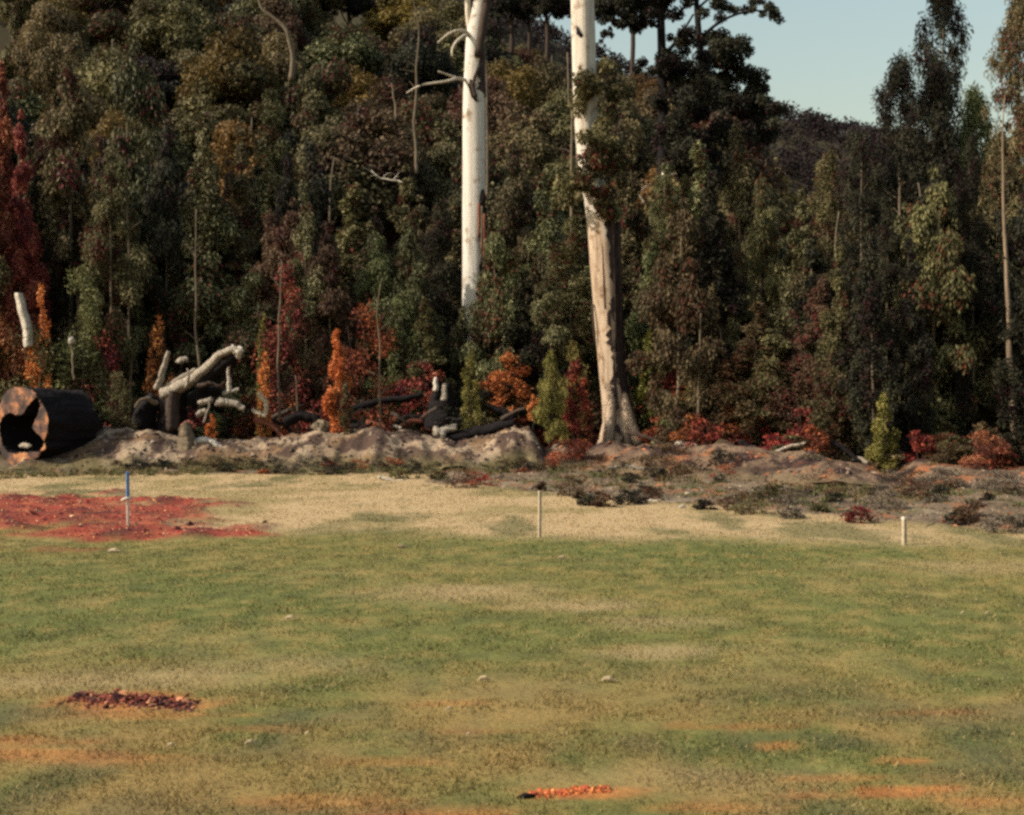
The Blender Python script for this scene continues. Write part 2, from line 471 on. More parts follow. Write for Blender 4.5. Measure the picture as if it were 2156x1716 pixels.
gx = axis(-17, 15, .10, -2600, 2600)
gy = axis(4.5, 46, .10, -2500, 2900)
GX, GY = np.meshgrid(gx, gy)
GZ = ground(GX, GY)
c, redm, rust, scr, dry = field_colour(GX, GY)
def bump(X, Y, redm, scr):
    return redm * .22 * (fbm(X * 2, Y * 1.6, 44, 4) - .25) + .26 * scr * (fbm(X * 1.3, Y * 1.1, 50, 5) - .5)
GZ = GZ + (redm * .22 * (fbm(GX.ravel() * 2, GY.ravel() * 1.6, 44, 4) - .25) + .26 * scr * (fbm(GX.ravel() * 1.3, GY.ravel() * 1.1, 50, 5) - .5)).reshape(GZ.shape)
nx, ny = len(gx), len(gy)
idx = np.arange(nx * ny).reshape(ny, nx)
fq = np.stack([idx[:-1, :-1].ravel(), idx[:-1, 1:].ravel(), idx[1:, 1:].ravel(), idx[1:, :-1].ravel()], 1)
ground_me = mesh_np('ground', np.stack([GX.ravel(), GY.ravel(), GZ.ravel()], 1), fq, M_ground, smooth=True, vcol=c)
struct(link('ground', ground_me))

# ---- bulldozed bank in two lengths
CREST = np.array([(60, 960), (150, 935), (215, 908), (300, 914), (350, 930), (390, 938), (430, 930), (500, 924), (560, 931), (640, 912), (700, 920), (740, 911), (800, 904),
                  (860, 916), (960, 934), (1020, 926), (1080, 905), (1130, 914), (1180, 940), (1230, 948), (1300, 934), (1400, 938), (1470, 950), (1530, 938), (1600, 950),
                  (1660, 965), (1720, 958), (1800, 985), (1850, 1000), (1910, 1005), (1960, 985), (2020, 985), (2080, 1000), (2160, 1010), (2260, 1005), (2400, 1000)], float)
def bank(name, x0, x1, pal, seed, w_front, label):
    xs = np.arange(x0, x1, .055); vs = np.linspace(-w_front, 2.6, 84)
    X, V = np.meshgrid(xs, vs)
    Yc = yb(X) + .35 * (fbm(X * .4, X * 0, seed, 3) - .5)
    Y = Yc + V
    g = ground(X, Y)
    px = CX + X / Yc * F
    cy = np.interp(px, CREST[:, 0], CREST[:, 1])
    h = CH - (cy - HY) / F * Yc - ground(X, Yc)
    ends = S(x0, x0 + .9, X) * S(x1, x1 - .9, X)
    n = fbm(X * 1.1, Y * 1.1, seed + 3, 5); r = 1 - np.abs(2 * fbm(X * .9 + 7, Y * .9, seed + 5, 4) - 1)
    w = w_front * (.45 + .95 * fbm(X * .7, X * 0 + 2, seed + 7, 3))
    prof = np.where(V < 0, np.cos(np.clip(-V / w, 0, 1) * np.pi / 2) ** 1.2, np.cos(np.clip(V / 2.4, 0, 1) * np.pi / 2))
    Z = g + (h * prof * (0.95 + .75 * (n - .5)) + .5 * prof * (1 - .75 * prof) * (r - .72)) * ends - .06 * (1 - S(0, .12, prof * ends))
    Z = Z + .05 * (fbm(X * 6, Y * 6, seed + 11, 3) - .5) * S(0, .3, prof)
    xf, yf = X.ravel(), Y.ravel()
    c = np.zeros((X.size, 3)) + np.array(pal[0])
    c = mixc(c, pal[1], S(.50, .64, fbm(xf * 1.2 + 3, yf * 1.2, seed + 20, 4)))
    c = mixc(c, pal[2], S(.47, .58, fbm(xf * 1.8 + 9, yf * 1.9, seed + 22, 4)) * .9)
    c = mixc(c, pal[3], S(.58, .70, fbm(xf * 1.0 + 1, yf * 1.4, seed + 24, 4)) * .8)
    foot = 1 - S(.10, .62, prof.ravel() + .35 * (fbm(xf * 2, yf * 2, seed + 28, 3) - .5))
    c = mixc(c, pal[4], foot * .8)
    n0, n1 = X.shape
    ii = np.arange(X.size).reshape(n0, n1)
    q = np.stack([ii[:-1, :-1].ravel(), ii[:-1, 1:].ravel(), ii[1:, 1:].ravel(), ii[1:, :-1].ravel()], 1)
    o = link(name, mesh_np(name, np.stack([xf, yf, Z.ravel()], 1), q, M_bank, smooth=True, vcol=c))
    struct(o); o['label'] = label
    return xs, vs, Z
bank('earth_bank', -14.2, 1.35, [(.285, .212, .145), (.205, .148, .100), (.050, .030, .026), (.165, .098, .052), (.115, .098, .044)], 60, 1.9, 'pale sandy earth bank pushed up along the forest edge')
bank('earth_bank', .55, 16.5, [(.150, .102, .068), (.095, .062, .045), (.030, .017, .018), (.235, .098, .045), (.120, .092, .055)], 90, 2.1, 'brown scrubby earth bank right of the tall gum trees')

# ------------------------------------------------------------------ foliage generators
def rand_dirs(n, r):
    return unit(r.normal(0, 1, (n, 3)))

def leaves(clumps, n, L, Wd, seed, hang=.6, lobe=False, shell=.45, up=.3):
    r = np.random.default_rng(seed)
    cl = np.asarray(clumps, float)
    w = (cl[:, 3] * cl[:, 4] * cl[:, 5]) ** (2 / 3.); w /= w.sum()
    k = r.choice(len(cl), n, p=w)
    d = rand_dirs(n, r)
    rad = r.random(n) ** shell
    pos = cl[k, :3] + d * rad[:, None] * cl[k, 3:6] + r.normal(0, .04, (n, 3)) * cl[k, 3:6]
    if lobe:
        nn = unit(d + np.array([0, 0, up]) + .55 * r.normal(0, 1, (n, 3)))
        a = unit(np.cross(nn, rand_dirs(n, r))); b = np.cross(nn, a)
    else:
        a = unit(hang * np.array([0, 0, -1.]) + (1 - hang) * rand_dirs(n, r) + .35 * d)
        b = unit(np.cross(a, rand_dirs(n, r)))
    ln = (L * r.uniform(.65, 1.35, n))[:, None]; wd = (Wd * r.uniform(.7, 1.3, n))[:, None]
    mid = pos + np.cross(a, b) * ln * .08
    V = np.stack([pos - a * ln / 2, mid + b * wd / 2, pos + a * ln / 2, mid - b * wd / 2], 1).reshape(-1, 3)
    f = np.arange(4 * n).reshape(n, 4)
    ct = r.random(len(cl))
    tint = np.clip(.45 * ct[k] + .55 * r.random(n), 0, 1)
    return V, f, tint

def leaf_mesh(name, clumps, n, L, Wd, seed, mat, **kw):
    V, f, t = leaves(clumps, n, L, Wd, seed, **kw)
    return mesh_np(name, V, f, mat, fattr=t)

def column_clumps(H, Wd, seed, lo=.10, k=46, pt=1.0, cs=.20):
    """side branches carrying clumps: conical but uneven outline with gaps"""
    r = np.random.default_rng(seed); out = []
    lob = r.uniform(.55, 1.3, 9)
    for i in range(k):
        t = lo + (1 - lo) * ((i + r.random()) / k) ** .95
        q = (t - lo) / (1 - lo)
        prof = (.60 + .55 * S(0, .25, q)) * (1 - q ** 1.7) ** pt * .85 + .04
        a = r.random() * 6.283
        prof = prof * np.interp((a / 6.283 * 4 + q * 5) % 8, range(9), lob)
        rr = Wd / 2 * prof * (r.random() ** .4)
        s = Wd * cs * r.uniform(.45, 1.3) * (.45 + .55 * prof)
        out.append((rr * math.cos(a), rr * math.sin(a), t * H + r.normal(0, .03) * H - s * .3, s, s, s * r.uniform(1.1, 2.3)))
    return out

def trunk_mb(H, r0, seed, lean=.02, clumps=None, seg=7, limbs=10, top=.96):
    mb = MB(); r = np.random.default_rng(seed)
    n = 10
    pts = np.stack([np.cumsum(r.normal(0, lean * H / n, n)), np.cumsum(r.normal(0, lean * H / n, n)), np.linspace(-.35, H * top, n)], 1)
    pts[:, :2] -= pts[1, :2]
    mb.tube(pts, r0 * (1 - .86 * np.linspace(0, 1, n) ** 1.1), seg, 0, .08, seed)
    if clumps is not None:
        ks = r.choice(len(clumps), min(limbs, len(clumps)), replace=False)
        for q in ks:
            c = np.array(clumps[q][:3])
            z = max(H * .08, c[2] - np.linalg.norm(c[:2]) * .9)
            t = np.clip(z / (H * top), 0, 1)
            p0 = np.array([np.interp(z, pts[:, 2], pts[:, 0]), np.interp(z, pts[:, 2], pts[:, 1]), z])
            m = (p0 + c) / 2 + r.normal(0, .05 * H / 8, 3)
            ra = r0 * (1 - .86 * t) * .45
            mb.tube(curve([p0, m, c], 5), np.linspace(ra, ra * .25, 5), 5, 0, 0, q)
    return mb

KIND = {}
def make_kind(key, H, Wd, seed, n, L, lw, hang=.6, lo=.10, k=46, pt=1.0, cs=.20, r0=.07, lobe=False, clumps=None, limbs=10, lean=.015, shell=.45, mat='green', bark=None, up=.3):
    cl = clumps if clumps is not None else column_clumps(H, Wd, seed, lo, k, pt, cs)
    KIND[key] = (leaf_mesh('crown_' + key, cl, n, L, lw, seed, LM[mat], hang=hang, lobe=lobe, shell=shell, up=up),
                 trunk_mb(H, r0, seed, lean, cl, limbs=limbs).mesh('trunk_' + key, bark or M_thin), H, Wd)

def round_clumps(H, Wd, seed, k=16, base=.45):
    r = np.random.default_rng(seed); out = []
    for i in range(k):
        a = i * 2.4 + r.random() * .6; rr = Wd * .40 * math.sqrt((i + .5) / k)
        z = H * (base + (1 - base) * (1 - (rr / (Wd * .5)) ** 2) * r.uniform(.55, .92))
        s = Wd * r.uniform(.13, .22)
        out.append((rr * math.cos(a), rr * math.sin(a), z, s, s, s * r.uniform(.6, .9)))
    for i in range(k // 2):
        a = r.random() * 6.28; rr = Wd * .36 * r.random()
        s = Wd * r.uniform(.10, .17)
        out.append((rr * math.cos(a), rr * math.sin(a), H * r.uniform(base * .55, base * 1.1), s, s, s))
    return out

SK = [(26000, .115, .050, .75), (20000, .150, .055, .85), (26000, .105, .055, .55), (19000, .170, .045, .80), (24000, .120, .060, .65), (24000, .150, .028, .45)]
for i in range(6):
    n_, L_, w_, h_ = SK[i]
    make_kind('sapling%d' % i, 9.0, 2.1, 100 + i, n_, L_, w_, hang=h_, lo=[.05, .08, .04, .12, .07, .05][i], k=[80, 64, 90, 60, 70, 84][i], pt=[1, .8, 1.2, .9, 1.4, 1][i], cs=[.17, .20, .15, .19, .17, .18][i], r0=.065, shell=.8)
for i in range(3):
    r_ = np.random.default_rng(350 + i); cl_ = []
    for q_ in range(170):
        t_ = ((q_ + r_.random()) / 170) ** .95; w_ = 1.75 * min(1, ((1 - t_) / .30)) ** .62 * (.80 + .22 * math.sin(t_ * 17 + i * 2)) + .05
        a_ = r_.random() * 6.283; rr_ = w_ * r_.random() ** .5; z_ = r_.uniform(.22, .46)
        cl_.append((rr_ * math.cos(a_), rr_ * math.sin(a_), .6 + t_ * 13.3 - rr_ * .15, z_, z_, z_ * 1.5))
    make_kind('spire%d' % i, 14.0, 3.6, 350 + i, 30000, .150, .048, hang=.6, clumps=cl_, r0=.13, shell=.8, limbs=30)
for i in range(5):
    make_kind('round%d' % i, 11.0, 7.0, 200 + i, 15000, .28, .15, lobe=True, clumps=round_clumps(11.0, 7.0, 200 + i, [16, 13, 20, 18, 11][i], [.45, .5, .38, .55, .5][i]), r0=.2, limbs=12, lean=.03, shell=.45, up=.4)
for i in range(3):
    make_kind('wispy%d' % i, 9.0, 2.4, 300 + i, 6500, .15, .035, hang=.05, lo=.12, k=60, pt=.9, cs=.18, r0=.07, shell=.7)

def bush_clumps(seed, shape):
    r = np.random.default_rng(seed); out = []
    for i in range(26):
        t = (i + r.random()) / 26
        if shape == 'flame': w = .55 * math.sin(math.pi * min(1, t * .93 + .07)) ** .8 * (1 - t) ** .35 + .05
        elif shape == 'column': w = .42 * (1 - t ** 3) + .06
        else: w = .5 * math.sqrt(max(.02, 1 - (t - .35) ** 2 / .46))
        a = r.random() * 6.28; rr = w * r.random() ** .5 * .8
        s = r.uniform(.12, .2) * (.6 + w)
        out.append((rr * math.cos(a), rr * math.sin(a), t * .96, s, s, s * (.62 if shape == 'round' else .5)))
    return out
BUSH = {}
for sh in ('flame', 'column', 'round'):
    for i in range(3):
        cl = bush_clumps(400 + i * 7 + len(sh), sh)
        BUSH[(sh, i)] = (cl, )
def bush_mesh(sh, i, W_, H_, n, L, lw, hang, seed, mat, lobe=False, shell=.45):
    cl = np.array(BUSH[(sh, i)][0])
    cl = cl * np.array([W_, W_, H_, W_, W_, H_])
    return leaf_mesh('foliage', cl, n, L, lw, seed, mat, hang=hang, lobe=lobe, shell=shell)

def place(kind, X, Y, H, Wd, mat, name, label, cat='tree', group=None, bark=None, rz=None, lean=(0, 0), sink=.1):
    cm, tm, h0, w0 = KIND[kind]
    e = link(name, None)
    e.location = (X, Y, float(ground(X, Y)) - sink)
    e.rotation_euler = (lean[0], lean[1], random.random() * 6.283 if rz is None else rz)
    e.scale = (Wd / w0, Wd / w0, H / h0)
    t = link('trunk', tm, e); c = link('crown', cm, e)
    c.material_slots[0].link = 'OBJECT'; c.material_slots[0].material = LM[mat]
    if bark is not None:
        t.material_slots[0].link = 'OBJECT'; t.material_slots[0].material = bark
    tag(e, label, cat, group)
    return e

def place_px(kind, x, ytop, d, wpx, mat, name, label, **kw):
    X = (x - CX) / F * d
    top = CH + (HY - ytop) / F * d
    H = top - float(ground(X, d)) + .1
    return place(kind, X, d, H, wpx / F * d, mat, name, label, **kw)

# ------------------------------------------------------------------ the two tall pale gums
M_gum1 = big_bark('gum_bark_smooth', 3.0, 6.0, [(.30, (.27, .24, .20)), (.42, (.47, .435, .385)), (.55, (.57, .535, .48)), (.8, (.66, .63, .58))], [(.25, (.16, .10, .06)), (.5, (.38, .29, .19)), (.8, (.52, .43, .31))])
M_gum2 = big_bark('gum_bark_stocking', 6.8, 8.0, [(.30, (.25, .21, .17)), (.42, (.45, .40, .34)), (.55, (.55, .495, .425)), (.8, (.64, .585, .52))], [(.26, (.08, .052, .038)), (.40, (.26, .185, .125)), (.52, (.42, .32, .23)), (.78, (.52, .42, .32))])

def gum(name, spine, d, label, mat, seg=20, flute=.0):
    base = P(spine[0][0], spine[0][1], d)
    e = link(name, None, None, base)
    mb = MB()
    pts = np.array([np.append(P(x, y, d), r / F * d) for (x, y, r) in spine])
    cc = curve(pts, 46)
    mb.tube(cc[:, :3], cc[:, 3], seg, 0, .035, 5, flute=flute)
    t = link('trunk', mb.mesh('trunk', mat, origin=base), e)
    tag(e, label, 'tree')
    return e, base

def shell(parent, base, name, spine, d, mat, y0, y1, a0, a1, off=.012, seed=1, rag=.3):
    """sheet of darker bark, side shade also put into its colour, on the trunk between two heights; angle 0 faces right, -90 faces the viewer"""
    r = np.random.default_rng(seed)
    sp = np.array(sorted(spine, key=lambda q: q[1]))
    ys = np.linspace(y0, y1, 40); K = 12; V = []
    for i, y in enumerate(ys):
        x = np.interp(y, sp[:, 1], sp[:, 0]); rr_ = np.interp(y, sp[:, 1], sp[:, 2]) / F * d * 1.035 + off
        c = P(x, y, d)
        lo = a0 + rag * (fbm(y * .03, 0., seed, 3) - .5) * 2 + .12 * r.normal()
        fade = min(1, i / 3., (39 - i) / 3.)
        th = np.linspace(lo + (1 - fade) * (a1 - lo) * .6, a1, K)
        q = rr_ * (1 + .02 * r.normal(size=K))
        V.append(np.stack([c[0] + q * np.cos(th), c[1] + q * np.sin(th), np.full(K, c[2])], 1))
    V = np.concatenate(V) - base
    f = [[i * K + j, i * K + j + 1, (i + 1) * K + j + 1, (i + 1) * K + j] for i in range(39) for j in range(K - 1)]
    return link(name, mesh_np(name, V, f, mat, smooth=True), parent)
SP1 = [(999, 905, 34), (998, 860, 27), (998, 700, 25), (998, 500, 24.5), (998, 300, 24), (998, 200, 24), (1000, 120, 20), (998, 70, 19), (1010, 20, 15)]
SP2 = [(1310, 945, 46), (1308, 918, 39), (1302, 880, 32), (1292, 800, 29.5), (1283, 700, 29.5), (1277, 600, 31), (1271, 520, 32.5), (1269, 470, 31), (1256, 410, 28), (1236, 320, 23), (1231, 200, 24), (1229, 100, 25), (1226, 0, 24)]
D1, D2 = 46.0, 42.5
g1, b1 = gum('gum_tree', [(999, 905, 34), (998, 860, 27), (998, 700, 25), (998, 500, 24.5), (998, 300, 24), (998, 200, 24), (1000, 120, 20), (998, 70, 19), (1010, 20, 15), (1022, -60, 13), (1030, -260, 9)], D1,
             'pale smooth-barked gum with a dark scar and bare crooked side branches', M_gum1)
def part_tubes(parent, base, name, mat, d, tubes, seg=7, smooth=True, rough=.05):
    """tubes: list of (list of (x,y[,dd]), r0px, r1px)"""
    o = []
    for q, (pts, r0, r1) in enumerate(tubes):
        mb = MB()
        cc = curve([P(p[0], p[1], d + (p[2] if len(p) > 2 else 0)) for p in pts], max(6, 3 * len(pts)))
        mb.tube(cc, np.linspace(r0, r1, len(cc)) / F * d, seg, 0, rough, q)
        o.append(link(name, mb.mesh(name, mat, smooth, origin=base), parent))
    return o
part_tubes(g1, b1, 'branch', M_pale, D1, [([(992, 75), (981, 66, -.3), (960, 63, -.5), (938, 75, -.7), (922, 90, -.8)], 4, 1.6), ([(994, 78), (981, 72, -.4), (962, 86, -.6), (950, 104, -.8), (953, 120, -.8)], 4.5, 2),
                                          ([(990, 172), (963, 163, -.5), (945, 171, -.7), (905, 176, -.9), (880, 180, -1), (856, 196, -1)], 4, 1.3), ([(963, 164, -.5), (945, 158, -.6), (922, 150, -.7)], 2.6, 1.2),
                                          ([(994, 76), (986, 40), (985, 5), (980, -60)], 8, 5)])
part_tubes(g1, b1, 'limb', M_brown, D1, [([(1006, 120, -.35), (1016, 60, -.3), (1026, 0, -.2), (1036, -80, 0)], 9, 9), ([(994, 185, -.42), (1000, 160, -.46), (1012, 135, -.4)], 4, 3), ([(1001, 205, -.42), (995, 185, -.44), (990, 168, -.4)], 5, 3)])
# dark burnt scar with hanging bark strips below
def scar(parent, base, name, mat, pts_px, d, bulge=.05):
    """a raised dark plate lying on the trunk: outline in picture places, at a distance d"""
    n = len(pts_px)
    front = [P(x, y, d) for x, y in pts_px]; back = [p + np.array([0, .25, 0]) for p in front]
    cen = np.mean(front, axis=0) - np.array([0, bulge, 0])
    V = front + back + [cen]
    f = [[i, (i + 1) % n, n + (i + 1) % n, n + i] for i in range(n)] + [[i, 2 * n, (i + 1) % n] for i in range(n)]
    return link(name, mesh_np(name, np.array(V) - base, f, mat), parent)
scar(g1, b1, 'dark_mark', M_char, [(1004, 408), (1010, 400), (1019, 398), (1023, 412), (1022, 440), (1021, 466), (1015, 470), (1011, 434), (1003, 432)], D1 - .31)
for q, (x, y0, y1, w) in enumerate([(1008, 428, 500, 3), (1014, 434, 530, 3), (1019, 450, 560, 3.5)]):
    part_tubes(g1, b1, 'bark_strip', M_redw if q != 1 else M_thin, D1 - .36, [([(x, y0), (x + 1, (y0 + y1) / 2), (x - 1, y1)], w, w * .5)], 5)
scar(g1, b1, 'dark_mark', M_char, [(985, 178), (990, 172), (995, 190), (1003, 206), (1008, 214), (1001, 214), (992, 204)], D1 - .36)

g2, b2 = gum('gum_tree', [(1310, 945, 46), (1308, 918, 39), (1302, 880, 32), (1292, 800, 29.5), (1283, 700, 29.5), (1277, 600, 31), (1271, 520, 32.5), (1269, 470, 31), (1256, 410, 28), (1236, 320, 23), (1231, 200, 24), (1229, 100, 25), (1226, 0, 24), (1222, -200, 20), (1228, -420, 12)], D2,
             'tall leaning gum with brown bark stocking and flared root, leafy tufts on its trunk', M_gum2, 24, .03)
part_tubes(g2, b2, 'buttress_root', M_gum2, D2, [([(1300, 790, -.1), (1316, 850, -.35), (1330, 895, -.6), (1346, 935, -.8)], 11, 10), ([(1290, 820, -.25), (1285, 880, -.5), (1280, 935, -.6)], 10, 12), ([(1285, 860, .1), (1272, 915, .1), (1264, 940, 0)], 9, 8)], 9)
scar(g2, b2, 'dark_mark', M_char, [(1213, 52), (1217, 62), (1230, 75), (1233, 80), (1222, 79), (1214, 70)], D2 - .35)  # shade at the branch stub, laid on as a black plate
part_tubes(g2, b2, 'bark_strip', M_brown, D2, [([(1290, 470, -.38), (1294, 600, -.40), (1296, 740, -.42)], 4, 3), ([(1302, 470, -.25), (1306, 620, -.25), (1309, 780, -.25)], 5, 3), ([(1248, 640, -.2), (1249, 690, -.28), (1254, 730, -.2)], 2.5, 1.2), ([(1268, 470, -.42), (1270, 560, -.44), (1274, 650, -.42)], 2.5, 1.5)], 6)
shell(g2, b2, 'bark_and_shade', SP2, D2, M_bark_shade, 440, 915, -1.42, .6, .015, 5, .16)  # fibrous bark, its dark colour also carrying the right side's shade
shell(g2, b2, 'bark_and_shade', SP2, D2, M_bark_shade, 640, 935, -1.72, -1.5, .02, 9, .1)
shell(g1, b1, 'bark_and_shade', SP1, D1, M_bark_shade, 440, 720, -1.15, .6, .012, 6, .3)
shell(g1, b1, 'bark_and_shade', SP1, D1, M_bark_shade, 40, 205, -1.05, .6, .012, 7, .3)  # shaded right side of the upper trunk, coloured in as a sheet
cl = []
rr = np.random.default_rng(3)
for (x, y, sx, sy, k, dd) in [(1235, 172, 42, 28, 9, -.7), (1290, 182, 45, 30, 7, -.2), (1262, 245, 35, 20, 4, -.3), (1255, 330, 40, 40, 8, -.7), (1240, 400, 42, 38, 9, -.8), (1290, 340, 40, 45, 7, -.3), (1275, 420, 40, 30, 6, -.6), (1215, 370, 30, 35, 4, -.4), (1255, 290, 24, 26, 4, -.7)]:
    for i in range(k):
        p = P(x + rr.normal(0, sx * .5), y + rr.normal(0, sy * .5), D2 + dd + rr.normal(0, .35)) - b2
        s = rr.uniform(.18, .36); cl.append((*p, s, s, s * .85))
link('crown', leaf_mesh('crown', cl, 6500, .17, .09, 77, LM['olive'], hang=.45), g2)
# upper crowns out of the frame, so the trees cast whole shadows
for e_, b_, d_, x_, y_ in ((g1, b1, D1, 1030, -330), (g2, b2, D2, 1230, -480)):
    cl = []
    for i in range(40):
        p = P(x_ + rr.normal(0, 110), y_ + rr.normal(0, 90), d_ + rr.normal(0, 1.8)) - b_
        s = rr.uniform(.4, .9); cl.append((*p, s, s, s * .7))
    link('crown', leaf_mesh('crown', cl, 4500, .3, .14, 78, LM['olive'], hang=.45), e_)

# ------------------------------------------------------------------ dark spreading trees against the sky
def px_tree(name, label, d, trunk, clumps, mat, n, L, lw, bark, seed, limbs=(), lobe=False, hang=.4, group=None, dj=1.0):
    base = P(trunk[0][0], trunk[0][1], d); base[2] = float(ground(base[0], base[1])) - .1
    e = link(name, None, None, base); r = np.random.default_rng(seed)
    mb = MB()
    pts = [np.append(base, trunk[0][2] / F * d)] + [np.append(P(x, y, d), rr_ / F * d) for (x, y, rr_) in trunk]
    cc = curve(np.array(pts), 24); mb.tube(cc[:, :3], cc[:, 3], 9, 0, .05, seed)
    for (pl, r0, r1) in limbs:
        c2 = curve([P(p[0], p[1], d + (p[2] if len(p) > 2 else 0)) for p in pl], 10); mb.tube(c2, np.linspace(r0, r1, 10) / F * d, 6, 0, .05, seed)
    link('trunk', mb.mesh('trunk', bark, origin=base), e)
    cl = []
    for (x, y, sx, sy, k) in clumps:
        for i in range(k):
            p = P(x + r.uniform(-1, 1) * sx, y + r.uniform(-1, 1) * sy, d + r.normal(0, dj)) - base
            s = r.uniform(.7, 1.3) * min(sx, sy) * .72 / F * d
            cl.append((*p, s, s, s * .8))
    link('crown', leaf_mesh('crown', cl, n, L, lw, seed, LM[mat], hang=hang, lobe=lobe), e)
    tag(e, label, 'tree', group)
    return e
px_tree('forest_tree', 'tall dark tree with straight trunk and spreading clumps against the sky', 72, [(1396, 640, 12), (1396, 390, 11), (1397, 250, 11), (1394, 100, 9), (1390, 0, 8), (1388, -120, 5)],
        [(1340, 20, 55, 28, 9), (1440, 10, 50, 25, 8), (1300, -30, 60, 30, 6), (1400, -60, 80, 40, 8), (1420, 90, 30, 22, 5), (1445, 160, 40, 40, 10), (1470, 215, 45, 30, 10), (1410, 190, 25, 40, 6), (1350, 130, 30, 20, 3), (1430, 270, 40, 40, 8), (1385, 250, 24, 40, 4), (1480, 300, 50, 35, 8), (1285, 22, 40, 22, 9), (1335, 45, 40, 18, 7), (1270, 75, 20, 12, 3), (1300, 40, 34, 16, 7), (1360, 15, 40, 20, 7), (1255, 10, 30, 25, 6), (1300, 60, 20, 10, 2), (1440, 330, 60, 40, 8)],
        'dark', 40000, .22, .10, M_char, 21, [([(1395, 120), (1430, 80), (1460, 30)], 4, 2), ([(1396, 200), (1430, 180), (1460, 160)], 4, 2), ([(1392, 60), (1350, 40), (1320, 15)], 4, 2), ([(1396, 300), (1440, 270), (1480, 230)], 4, 2)])
px_tree('forest_tree', 'dark rounded tree with a long leafy arm reaching over the open sky', 80, [(1485, 600, 10), (1482, 320, 10), (1480, 200, 8), (1472, 80, 7), (1465, 0, 6), (1460, -90, 4)],
        [(1520, 20, 50, 18, 9), (1590, 15, 35, 14, 7), (1632, 28, 14, 16, 5), (1500, 100, 38, 30, 8), (1545, 120, 36, 36, 10), (1560, 185, 45, 30, 12), (1600, 210, 34, 22, 9), (1540, 250, 60, 35, 12), (1620, 245, 25, 20, 6), (1560, 310, 60, 40, 12), (1470, -30, 60, 25, 6), (1500, 190, 40, 30, 8), (1530, 330, 70, 50, 12), (1590, 260, 40, 30, 9)],
        'dark', 44000, .24, .10, M_char, 22, [([(1474, 80), (1520, 40), (1580, 20), (1630, 24)], 4, 1.5), ([(1480, 180), (1520, 150), (1560, 140)], 4, 2), ([(1482, 260), (1540, 230), (1600, 215)], 4, 2), ([(1466, 20), (1500, -10), (1540, 8)], 3, 1.5)])

# ------------------------------------------------------------------ hillside forest
def land(x):
    marks = [(30, 'at the red-leaved left edge'), (170, 'above the burnt hollow log'), (400, 'above the bleached root stump'), (560, 'left of the orange flame shrub'), (712, 'above the orange flame shrub'), (860, 'left of the scarred pale gum'),
             (1000, 'behind the scarred pale gum'), (1120, 'between the two tall gums'), (1270, 'behind the leaning gum'), (1400, 'just right of the leaning gum'), (1530, 'under the dark tree arm'), (1700, 'below the gap of open sky'), (1860, 'behind the yellow-green shrub'), (2010, 'above the short right-hand peg'), (2150, 'at the right edge')]
    return min(marks, key=lambda m: abs(m[0] - x))[1]
TOPLIM = np.array([(-400, -400), (640, -400), (680, 45), (800, 50), (830, -200), (990, -60), (1030, 78), (1160, 80), (1200, 55), (1280, 70), (1340, 80), (1400, 140), (1500, 200), (1590, 300), (1620, 400), (1830, 440), (2600, 420)], float)
cnt = 0
hr = np.random.default_rng(5)
cands = []
for row, Y0 in enumerate(np.arange(72, 176, 5.4)):
    xl, xr = -.40 * Y0, .42 * Y0
    for X0 in np.arange(xl, xr, 5.4 + row * .06):
        cands.append((X0 + hr.uniform(-2.2, 2.2), Y0 + hr.uniform(-2.2, 2.2)))
HCOL = {'hill': 'pale olive', 'olive': 'olive', 'gold': 'golden', 'brown': 'brownish', 'dark': 'dark green', 'green': 'mid green'}
for (X, Y) in cands:
    x = CX + X / Y * F
    if x < -140 or x > 2300: continue
    if X > 38: continue
    H = hr.uniform(9, 14.5); g = float(ground(X, Y))
    lim = np.interp(x, TOPLIM[:, 0], TOPLIM[:, 1]) + hr.uniform(0, 28)
    ytop = HY - (g + H - CH) / Y * F
    if ytop < lim:
        H = (HY - lim) / F * Y + CH - g
        if H < 3.5: continue
    ytop = HY - (g + H - CH) / Y * F
    if ytop < -420 or ytop > np.interp(x, [0, 700, 1300, 1640, 2156], [430, 520, 520, 520, 420]): continue
    m = hr.choice(['olive', 'hill', 'gold', 'brown', 'dark', 'green'], p=[.16, .40, .15, .09, .12, .08])
    far = 'high on' if Y > 115 else ('midway up' if Y > 88 else 'low on')
    place('round%d' % hr.integers(0, 5), X, Y, H, min(H * .62, hr.uniform(5.0, 8.2)), m, 'forest_tree',
          '%s round tree %s slope %s' % (HCOL[m], far, land(x)), group='round-crowned trees on the forested slope', bark=M_thin if hr.random() < .5 else M_brown)
    cnt += 1

# sparse tall trees standing above the crest, out of the top of the frame
for i, (x, d, r0) in enumerate([(1075, 128, 5), (1112, 134, 4), (1150, 126, 5), (1330, 120, 5), (735, 132, 5), (790, 130, 4)]):
    px_tree('forest_tree', 'thin crest tree with sky showing below its crown, ' + ['left of two behind the pale gums', 'middle one between the gums', 'nearest the leaning gum on its left', 'right of the leaning gum', 'upper left of centre', 'left of the scarred gum'][i], d,
            [(x, 160, r0), (x + 4, 70, r0), (x - 2, 20, r0 * .8), (x + 3, -40, r0 * .6)],
            [(x, -5, 52, 24, 14), (x - 30, 22, 22, 14, 6), (x + 27, 16, 26, 16, 7), (x, -70, 45, 25, 8)], 'dark', 15000, .26, .12, M_brown, 500 + i, [([(x, 50), (x + 18, 15), (x + 30, -10)], 2, 1), ([(x + 2, 60), (x - 16, 30), (x - 24, 0)], 2, 1)])

